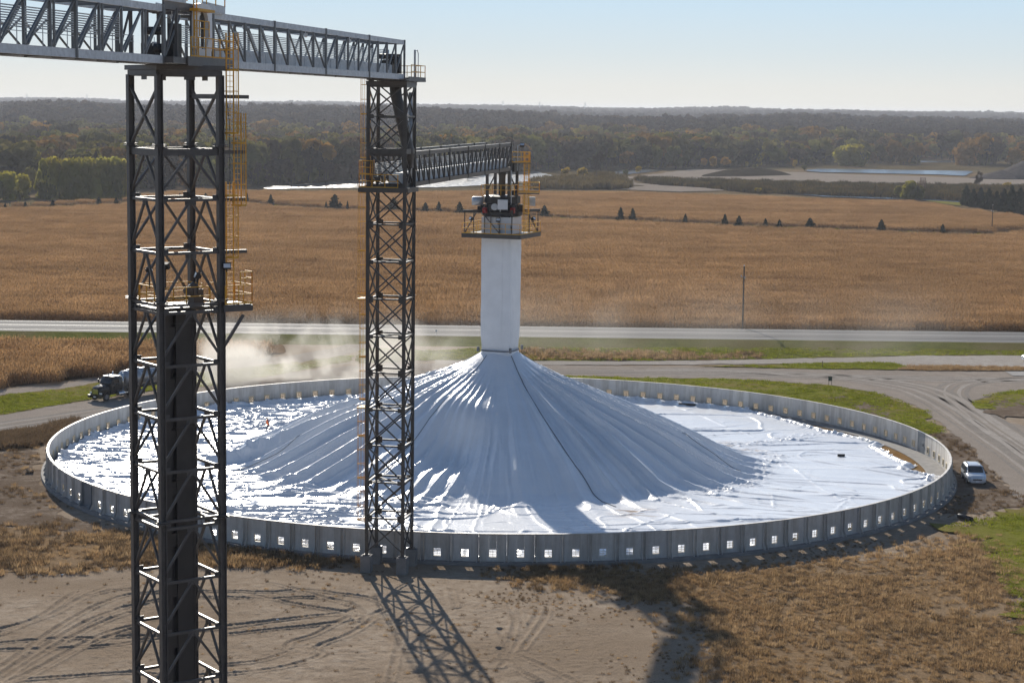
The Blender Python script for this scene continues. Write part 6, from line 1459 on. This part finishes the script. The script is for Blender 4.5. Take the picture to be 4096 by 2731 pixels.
mb = MB(); mb.add([(-1.79, .88, 2.12), (-1.79, -.88, 2.12), (-2.19, -.80, 2.72), (-2.19, .80, 2.72), (-1.81, .88, 2.12), (-1.81, -.88, 2.12), (-2.21, -.80, 2.72), (-2.21, .80, 2.72)], [(0, 1, 2, 3), (7, 6, 5, 4), (0, 4, 5, 1), (2, 6, 7, 3), (1, 5, 6, 2), (3, 7, 4, 0)]); mb.build('windscreen', M['glass'], tk)
mb = MB(); mb.box((-2.95, 0, 2.965), (1.5, 1.7, .05)); mb.build('roof_cap', M['chrome'], tk)
mb = MB(); mb.box((-.09, 0, 1.22), (.06, 1.0, .62)); mb.build('grille', M['chrome'], tk)
mb = MB(); mb.box((0, 0, .62), (.22, 2.35, .36)); mb.build('bumper', M['truck_black'], tk)
mb = MB(); mb.box((.12, .1, .6), (.02, .4, .16)); mb.build('licence_plate', M['white_paint'], tk)
for s in (-1, 1):
    mb = MB(); mb.box((-.2, s * .86, 1.02), (.18, .3, .2)); mb.build('headlight', M['lens'], tk)
    mb = MB(); mb.box((-2.75, s * 1.045, 2.35), (.85, .02, .55)); mb.build('side_window', M['glass'], tk)
    mb = MB(); mb.box((-1.95, s * 1.32, 2.3), (.1, .22, .5)); mb.beam((-2.0, s * 1.0, 2.4), (-1.95, s * 1.3, 2.4), .04); mb.build('mirror', M['black'], tk)
    mb = MB(); mb.rings([[(-.95 + (.62 + dr) * math.cos(t), s * yy, .54 + (.62 + dr) * math.sin(t)) for yy, dr in ((.70, 0), (1.16, 0), (1.16, .05), (.7, .05))] for t in np.linspace(.15, 3.0, 9)], smooth=False); mb.build('fender', M['truck_black'], tk)
    mb = MB(); mb.tube((-3.0, s * .98, .72), (-4.6, s * .98, .72), .3, 14); mb.build('fuel_tank', M['chrome'], tk)
    mb = MB(); mb.tube((-4.0, s * .9, .9), (-4.0, s * .9, 3.3), .08, 10); mb.build('exhaust_stack', M['chrome'], tk)
    wheel(tk, (-.95, s * 1.0, .52), .52, .3, s, M['chrome'])
    for x in (-5.3, -6.6): wheel(tk, (x, s * .95, .52), .52, .55, s, M['chrome'])
    for x in (-14.2, -15.5): wheel(tk, (x, s * .95, .52), .52, .55, s, M['chrome'])
mb = MB(); mb.box((-3.8, .42, .85), (6.6, .1, .28)); mb.box((-3.8, -.42, .85), (6.6, .1, .28)); mb.box((-5.9, 0, 1.05), (1.2, 1.0, .12)); mb.build('chassis', M['black'], tk)
mb = MB(); mb.tube((-2.4, 0, 3.0), (-2.4, 0, 3.16), .09, 10); mb.build('beacon', M['lens'], tk)
zc_, rr_ = 2.33, 1.06
TKR = lambda x, k: [(x, rr_ * 1.06 * k * math.cos(2 * math.pi * i / 28), zc_ + rr_ * k * math.sin(2 * math.pi * i / 28)) for i in range(28)]
mb = MB(); mb.rings([TKR(-4.62, .25), TKR(-4.7, .6), TKR(-4.85, .85), TKR(-5.1, 1.0), TKR(-15.8, 1.0), TKR(-16.1, .85), TKR(-16.25, .55), TKR(-16.3, .2)])
mb.build('tank', M['tank'], tk)
mb = MB()
for x in (-5.2, -7.2, -9.2, -11.2, -13.2, -15.2): mb.rings([TKR(x - .05, 1.012), TKR(x - .05, 1.03), TKR(x + .05, 1.03), TKR(x + .05, 1.012)], cap=False)
mb.box((-10.4, 0, zc_ + rr_ + .05), (9.5, .5, .06))
for x in (-7.4, -10.2, -13.0): mb.tube((x, 0, zc_ + rr_ + .05), (x, 0, zc_ + rr_ + .22), .3, 14)
mb.build('tank_band', M['chrome'], tk)
mb = MB(); mb.box((-10.6, 0, 1.12), (11.2, .9, .22)); mb.box((-14.85, 0, .9), (2.8, 1.3, .25)); mb.box((-7.9, .75, .7), (.16, .16, 1.0)); mb.box((-7.9, -.75, .7), (.16, .16, 1.0)); mb.box((-16.25, 0, .62), (.12, 2.3, .16)); mb.build('trailer_frame', M['black'], tk)

# ------------------------------------------------------------------ person on the tarpaulin
def person(loc, rz, label):
    root = empty('person', loc, rz); tag(root, label, 'person')
    V, E_, Rr = [], [], []
    def nd(p, r, par=None):
        V.append(p); Rr.append(r)
        if par is not None: E_.append((par, len(V) - 1))
        return len(V) - 1
    pel = nd((0, 0, .95), .15); w = nd((.01, 0, 1.12), .135, pel); ch = nd((.03, 0, 1.33), .155, w); nk = nd((.05, 0, 1.49), .062, ch); h1 = nd((.07, 0, 1.58), .085, nk); h2 = nd((.075, 0, 1.68), .095, h1); nd((.06, 0, 1.75), .07, h2); nd((.165, 0, 1.61), .03, h1)
    for s, st_, sw in ((1, .26, -.18), (-1, -.26, .2)):
        hp = nd((0, s * .10, .90), .10, pel); kn = nd((st_ * .55 + .03, s * .11, .50), .065, hp); an = nd((st_ - (.05 if st_ < 0 else 0), s * .11, .10), .045, kn); ft = nd((st_ + .1, s * .12, .045), .042, an); nd((st_ + .19, s * .125, .03), .03, ft)
        sh = nd((.03, s * .19, 1.41), .068, ch); el = nd((sw * .4, s * .26, 1.14), .046, sh); wr_ = nd((sw + .06, s * .25, .91), .032, el); pm_ = nd((sw + .09, s * .245, .83), .036, wr_)
        for k in range(4):
            f0 = nd((sw + .07 + .018 * k, s * .245, .775), .010, pm_); nd((sw + .09 + .016 * k, s * .235, .735 - .006 * (k % 3)), .008, f0)
        t0 = nd((sw + .135, s * .235, .82), .010, pm_); nd((sw + .15, s * .23, .785), .008, t0)
    me_ = bpy.data.meshes.new('body'); me_.from_pydata(V, E_, []); b_ = link_mesh('body', me_, root); me_.materials.append(M['denim'])
    sk = b_.modifiers.new('skin', 'SKIN'); sk.use_smooth_shade = True
    for i, v in enumerate(me_.skin_vertices[0].data): v.radius = (Rr[i], Rr[i] * (1.0 if i > 3 else .8)); v.use_root = (i == 0)
    b_.modifiers.new('sub', 'SUBSURF').levels = 1; b_.modifiers['sub'].render_levels = 2
    mb = MB()
    def el_(z, a, b2, ox=0): return [(ox + a * math.cos(2 * math.pi * i / 16), b2 * math.sin(2 * math.pi * i / 16), z) for i in range(16)]
    mb.rings([el_(.92, .155, .20), el_(1.05, .15, .195, .01), el_(1.25, .165, .215, .025), el_(1.40, .15, .225, .035), el_(1.465, .10, .15, .045)], cap=False); mb.build('vest', M['vest'], root)
    mb = MB(); mb.rings([el_(1.70, .125, .105, .07), el_(1.72, .115, .10, .07), el_(1.78, .09, .08, .07), el_(1.815, .03, .03, .07)]); mb.build('helmet', M['hardhat'], root)
    mb = MB()
    for i in range(3): pass
    mb.rings([el_(1.56, .03, .05, .125), el_(1.62, .045, .07, .125), el_(1.68, .03, .06, .125)]); mb.box((.168, .03, 1.645), (.012, .025, .012)); mb.box((.168, -.03, 1.645), (.012, .025, .012)); mb.build('face', M['skin'], root)
    return root
PX, PY = -27.5, 214.6
pz = float(tarp_h(np.array([-27.5 - AP[0]]), np.array([214.6 - AP[1]]))[0])
person((-27.5, 214.6, pz + .02), rad(200), 'person in orange vest and dark trousers walking on the tarpaulin at left')

# ------------------------------------------------------------------ poles, signs and small things
def upole(loc, h, label, arm=False):
    r = empty('utility_pole', loc); tag(r, label, 'utility pole')
    mb = MB(); mb.tube((0, 0, -.2), (0, 0, h), .17, 10, r2=.115); mb.build('pole', M['wood'], r)
    mb = MB(); mb.tube((0, 0, h), (0, 0, h + .22), .06, 8); mb.tube((0, 0, h + .1), (0, 0, h + .16), .12, 10); mb.build('insulator', M['white_paint'], r)
    mb = MB(); mb.beam((0, 0, h - 1.9), (-.45, 0, h - 1.75), .07); mb.tube((-.45, 0, h - 1.8), (-.45, 0, h - 1.5), .09, 8); mb.tube((.14, -.05, h - 1.7), (.14, -.05, h - 2.1), .08, 8); mb.build('bracket', M['galv'], r)
upole((39.1, 324.2, 0.1), 11.3, 'tall bare wooden utility pole at the corn edge beside the highway')
upole((152.2, 611.5, 0.1), 8.6, 'thin distant utility pole at the right edge by the grass path')

def small(name, loc, rz, label, cat, group=None): r = empty(name, loc, rz); return tag(r, label, cat, group)
r = small('road_sign', (44.0, 262.8, .1), rad(-12), 'small dark green sign on two posts beside the gravel road', 'sign')
mb = MB(); [mb.beam((x, 0, 0), (x, 0, .75), .06) for x in (-.18, .18)]; mb.build('post', M['wood'], r)
mb = MB(); mb.box((0, -.04, .88), (.52, .03, .62)); mb.build('board', solid('sign_green', (.03, .055, .045), .5), r)
r = small('marker_post', (45.8, 280.8, .12), 0, 'thin dark marker post in the green wedge between lanes', 'post')
mb = MB(); mb.beam((0, 0, 0), (0, 0, .95), .07); mb.box((0, -.05, .85), (.12, .02, .14)); mb.build('post', M['wood'], r)
r = small('delineator_post', (-12.2, 307.0, .9), 0, 'small pale reflector post on the near shoulder of the highway', 'post')
mb = MB(); mb.beam((0, 0, 0), (0, 0, .95), .06); mb.box((0, -.05, .9), (.3, .03, .3)); mb.build('post', M['white_paint'], r)
r = small('culvert_pipe', (42.4, 174.9, .1), rad(25), 'dark culvert pipe end at the edge of the bright green grass', 'pipe')
mb = MB(); R1 = lambda q, y: [(q * .6 * math.cos(2 * math.pi * i / 18), y, .2 + .6 * q * math.sin(2 * math.pi * i / 18)) for i in range(18)]
mb.rings([R1(.42, 1.2), R1(.42, -.6), R1(.37, -.6), R1(.37, 1.2)], cap=False); mb.build('pipe', M['black'], r)
r = small('plastic_sheet', (-48.9, 192.4, .08), rad(10), 'white plastic sheet propped outside the left end of the ring wall', 'plastic sheet')
mb = MB(); mb.rings([[(-.4 + .2 * i, -.5 + .34 * k + .06 * math.sin(i * 1.7 + k), .03 + .10 * (3 - k) + .05 * math.sin(i * 2.1 + k)) for i in range(5)] for k in range(4)], closed=False); mb.rings([[(-.4 + .2 * i, -.5 + .34 * k + .06 * math.sin(i * 1.7 + k), .015 + .10 * (3 - k) + .05 * math.sin(i * 2.1 + k)) for i in range(4, -1, -1)] for k in range(4)], closed=False); mb.build('sheet', M['tarp'], r)
for (x, y), lb in (((-16.9, 137.2), 'white paper scrap between the tyre tracks on the sandy lot'), ((-35.6, 149.8), 'white paper scrap below the brown grass at left'), ((-17.5, 152.6), 'white paper scrap near the foot of the lattice tower')):
    r = small('paper_scrap', (x, y, .1), random.random() * 6, lb, 'litter', 'paper scraps on the lot')
    mb = MB(); mb.rings([[(-.11, -.08, 0), (.0, -.09, .06), (.12, -.07, .01)], [(-.1, .02, .05), (.01, .0, .1), (.11, .03, .05)], [(-.12, .1, .01), (0, .1, .05), (.1, .09, 0)]], closed=False, smooth=False); mb.build('scrap', M['white_paint'], r)
def bundle(x, y, rz, L, label):
    r = small('cloth_bundle', (x, y, float(tarp_h(np.array([x - AP[0]]), np.array([y - AP[1]]))[0])), rz, label, 'bundle', 'dark bundles on the tarpaulin')
    mb = MB(); mb.rings([[(L * t, (.26 * math.sin(math.pi * min(.97, max(.05, t + .5))) + .03) * math.cos(a) * (1 + .2 * math.sin(5 * t + a * 2)), .1 + .16 * math.sin(a)) for a in np.linspace(0, 6.28, 11)[:-1]] for t in np.linspace(-.5, .5, 8)]); mb.build('bundle', M['rubber'], r)
bundle(36.0, 206.3, .1, .8, 'black bundle lying alone on the smooth white tarpaulin at right')
bundle(22.3, 241.0, -.3, 2.2, 'long dark bundle at the foot of the back wall right of the pile')

# lookout stand, heaps, pylons, shed far away
r = small('lookout_stand', (192.5, 908, .2), .2, 'reddish lookout stand on stilts at the edge of the gravel flats', 'lookout')
for sx, sy in ((-1, -1), (1, -1), (1, 1), (-1, 1)):
    mb = MB(); mb.beam((1.0 * sx, 1.0 * sy, 0), (.85 * sx, .85 * sy, 7.0), .22); mb.build('leg', M['rust'], r)
mb = MB(); [mb.beam((-.95, y, z0), (.95, y, z0 + 1.6), .14) for y in (-.95, .95) for z0 in (.6, 2.4)]; mb.build('bracing', M['rust'], r); mb = MB(); mb.box((0, 0, 4.5), (2.1, 2.1, .2)); mb.build('platform', M['rust'], r)
mb = MB(); [mb.beam((-.95, y, z0), (.95, y, z0), .16) for y in (-.95, .95) for z0 in (5.5, 7.0)]; [mb.beam((x, -.95, z0), (x, .95, z0), .16) for x in (-.95, .95) for z0 in (5.5, 7.0)]; mb.box((0, 0, 7.05), (2.3, 2.3, .1)); mb.build('railing', M['rust'], r)
M['heap'] = soil('gravel_heap', ((0.085, 0.075, 0.07), (0.115, 0.10, 0.092), (0.15, 0.13, 0.12), (0.10, 0.09, 0.082)), 0.05, 0.3, 1.5, bstr=1.0, bdist=.5)
def heap(x, y, rx, ry, h, label):
    r = small('gravel_heap', (x, y, .1), 0, label, 'gravel heap', 'gravel heaps by the pond')
    rg = []
    for k in np.linspace(0, 1, 9):
        rg.append([((1 - k) * rx * (1 + .16 * (float(vn(math.cos(a) * 2 + 4, math.sin(a) * 2 + k * 2, 8)) - .5)) * math.cos(a), (1 - k) * ry * (1 + .16 * (float(vn(math.cos(a) * 2 + 4, math.sin(a) * 2, 9)) - .5)) * math.sin(a), h * (k ** .95) + .2 * float(vn(a * 3, k * 5, 3))) for a in np.linspace(0, 6.283, 29)[:-1]])
    mb = MB(); mb.rings(rg); mb.build('heap', M['heap'], r)
heap(302, 1130, 24, 24, 12.4, 'tall dark gravel heap cut by the right edge beyond the pond')
heap(283, 1122, 19, 15, 5.0, 'low dark gravel heap beside the end of the pond')
for i, (x, y, z) in enumerate(PYL):
    h = 28; zb = float(terrain(x, y))
    r = small('power_pylon', (x, y, zb), .3, ['leftmost faint power pylon on the far horizon', 'faint power pylon seen between the legs of the support tower', 'faint power pylon right above the conveyor end', 'faint power pylon just right of the fill column', 'rightmost faint power pylon on the skyline'][i], 'pylon', 'power pylons on the horizon')
    mb = MB(); h += max(0, 36 - zb - 24)
    for sx, sy in ((-1, -1), (1, -1), (1, 1), (-1, 1)): mb.beam((2.6 * sx, 2.6 * sy, 0), (.5 * sx, .5 * sy, h), .35)
    for k in range(5): q = 2.6 - 2.1 * k / 5; q2 = 2.6 - 2.1 * (k + 1) / 5; mb.beam((-q, -q, h * k / 5), (q2, -q2, h * (k + 1) / 5), .2); mb.beam((q, -q, h * k / 5), (-q2, -q2, h * (k + 1) / 5), .2)
    mb.build('tower', M['galv_dull'], r); mb = MB()
    for zz, L in ((.7, 5), (.82, 6), (.95, 4)): mb.beam((-L, 0, h * zz), (L, 0, h * zz), .3)
    mb.build('cross_arm', M['galv_dull'], r)
r = small('farm_shed', (325, 3880, float(terrain(325, 3880)) + 1), .1, 'tiny white farm shed in front of the dark tree belt on the horizon', 'shed')
mb = MB(); mb.box((0, 0, 2), (9, 7, 4)); mb.build('wall', M['white_paint'], r); mb = MB(); mb.add([(-4.8, -3.8, 4), (4.8, -3.8, 4), (4.8, 3.8, 4), (-4.8, 3.8, 4), (-4.8, 0, 6), (4.8, 0, 6)], [(0, 1, 5, 4), (2, 3, 4, 5), (0, 4, 3), (1, 2, 5)]); mb.build('roof', M['galv'], r)

# ------------------------------------------------------------------ dust and haze
def dust(name, loc, size, rz, dens, sc, thr, label, along=0.0, seed=0.0, zpow=1.0):
    mb = MB(); mb.box((0, 0, size[2] / 2), size)
    m = bpy.data.materials.new(name); m.use_nodes = True; nt = m.node_tree; nt.nodes.clear()
    out_ = nt.nodes.new('ShaderNodeOutputMaterial'); pv = nt.nodes.new('ShaderNodeVolumePrincipled'); nt.links.new(pv.outputs[0], out_.inputs['Volume'])
    pv.inputs['Color'].default_value = (0.97, 0.94, 0.89, 1); pv.inputs['Anisotropy'].default_value = 0.55
    tc = nt.nodes.new('ShaderNodeTexCoord'); sx = nt.nodes.new('ShaderNodeSeparateXYZ'); nt.links.new(tc.outputs['Object'], sx.inputs[0])
    def mth(op, a, b=None, c=None):
        n = nt.nodes.new('ShaderNodeMath'); n.operation = op
        for i, v in enumerate((a, b, c)):
            if v is None: continue
            if hasattr(v, 'links'): nt.links.new(v, n.inputs[i])
            else: n.inputs[i].default_value = v
        return n.outputs[0]
    def mr(v, a, b, c=0.0, d=1.0):
        n = nt.nodes.new('ShaderNodeMapRange'); n.interpolation_type = 'SMOOTHSTEP'; nt.links.new(v, n.inputs[0])
        for i, q in enumerate((a, b, c, d)): n.inputs[i + 1].default_value = q
        return n.outputs[0]
    mp = nt.nodes.new('ShaderNodeMapping'); mp.inputs['Location'].default_value = (seed, seed * 2, 0); mp.inputs['Scale'].default_value = (1, 1, 0.8); nt.links.new(tc.outputs['Object'], mp.inputs[0])
    nz = nt.nodes.new('ShaderNodeTexNoise'); nz.inputs['Scale'].default_value = sc; nz.inputs['Detail'].default_value = 4; nz.inputs['Roughness'].default_value = .55; nz.inputs['Distortion'].default_value = .5; nt.links.new(mp.outputs[0], nz.inputs[0])
    d = mr(nz.outputs['Fac'], thr, thr + .22)
    hx, hy_ = size[0] / 2, size[1] / 2
    fx = mth('MULTIPLY', mr(sx.outputs[0], -hx, -hx * .7), mr(sx.outputs[0], hx, hx * (.1 - along)))
    fy = mth('MULTIPLY', mr(sx.outputs[1], -hy_, -hy_ * .25), mr(sx.outputs[1], hy_, hy_ * .25))
    fz = mr(sx.outputs[2], size[2], 0.0)
    d = mth('MULTIPLY', d, mth('MULTIPLY', mth('MULTIPLY', fx, fy), mth('POWER', fz, zpow)))
    nt.links.new(mth('MULTIPLY', d, dens), pv.inputs['Density'])
    o = mb.build(name, m); o.location = loc; o.rotation_euler = (0, 0, rz)
    return tag(o, label, 'dust', kind='stuff')
dust('dust_cloud', (-25, 262.5, .12), (50, 15, 11), rad(32), 0.30, .16, .45, 'pale dust cloud trailing behind the truck over the gravel road', .3)
dust('dust_cloud', (34, 300, .12), (90, 40, 13), rad(4), 0.006, .06, .40, 'thin drifting dust over the lanes and highway at right', -.5, 5.0)
hz = MB(); hz.box((0, 5950, 25.5), (24400, 12900, 53.5))
m = bpy.data.materials.new('haze'); m.use_nodes = True; nt = m.node_tree; nt.nodes.clear()
o_ = nt.nodes.new('ShaderNodeOutputMaterial'); pv = nt.nodes.new('ShaderNodeVolumePrincipled'); nt.links.new(pv.outputs[0], o_.inputs['Volume'])
pv.inputs['Color'].default_value = (0.86, 0.89, 0.97, 1); pv.inputs['Density'].default_value = 0.00009; pv.inputs['Anisotropy'].default_value = 0.2
tag(hz.build('haze', m), kind='stuff')
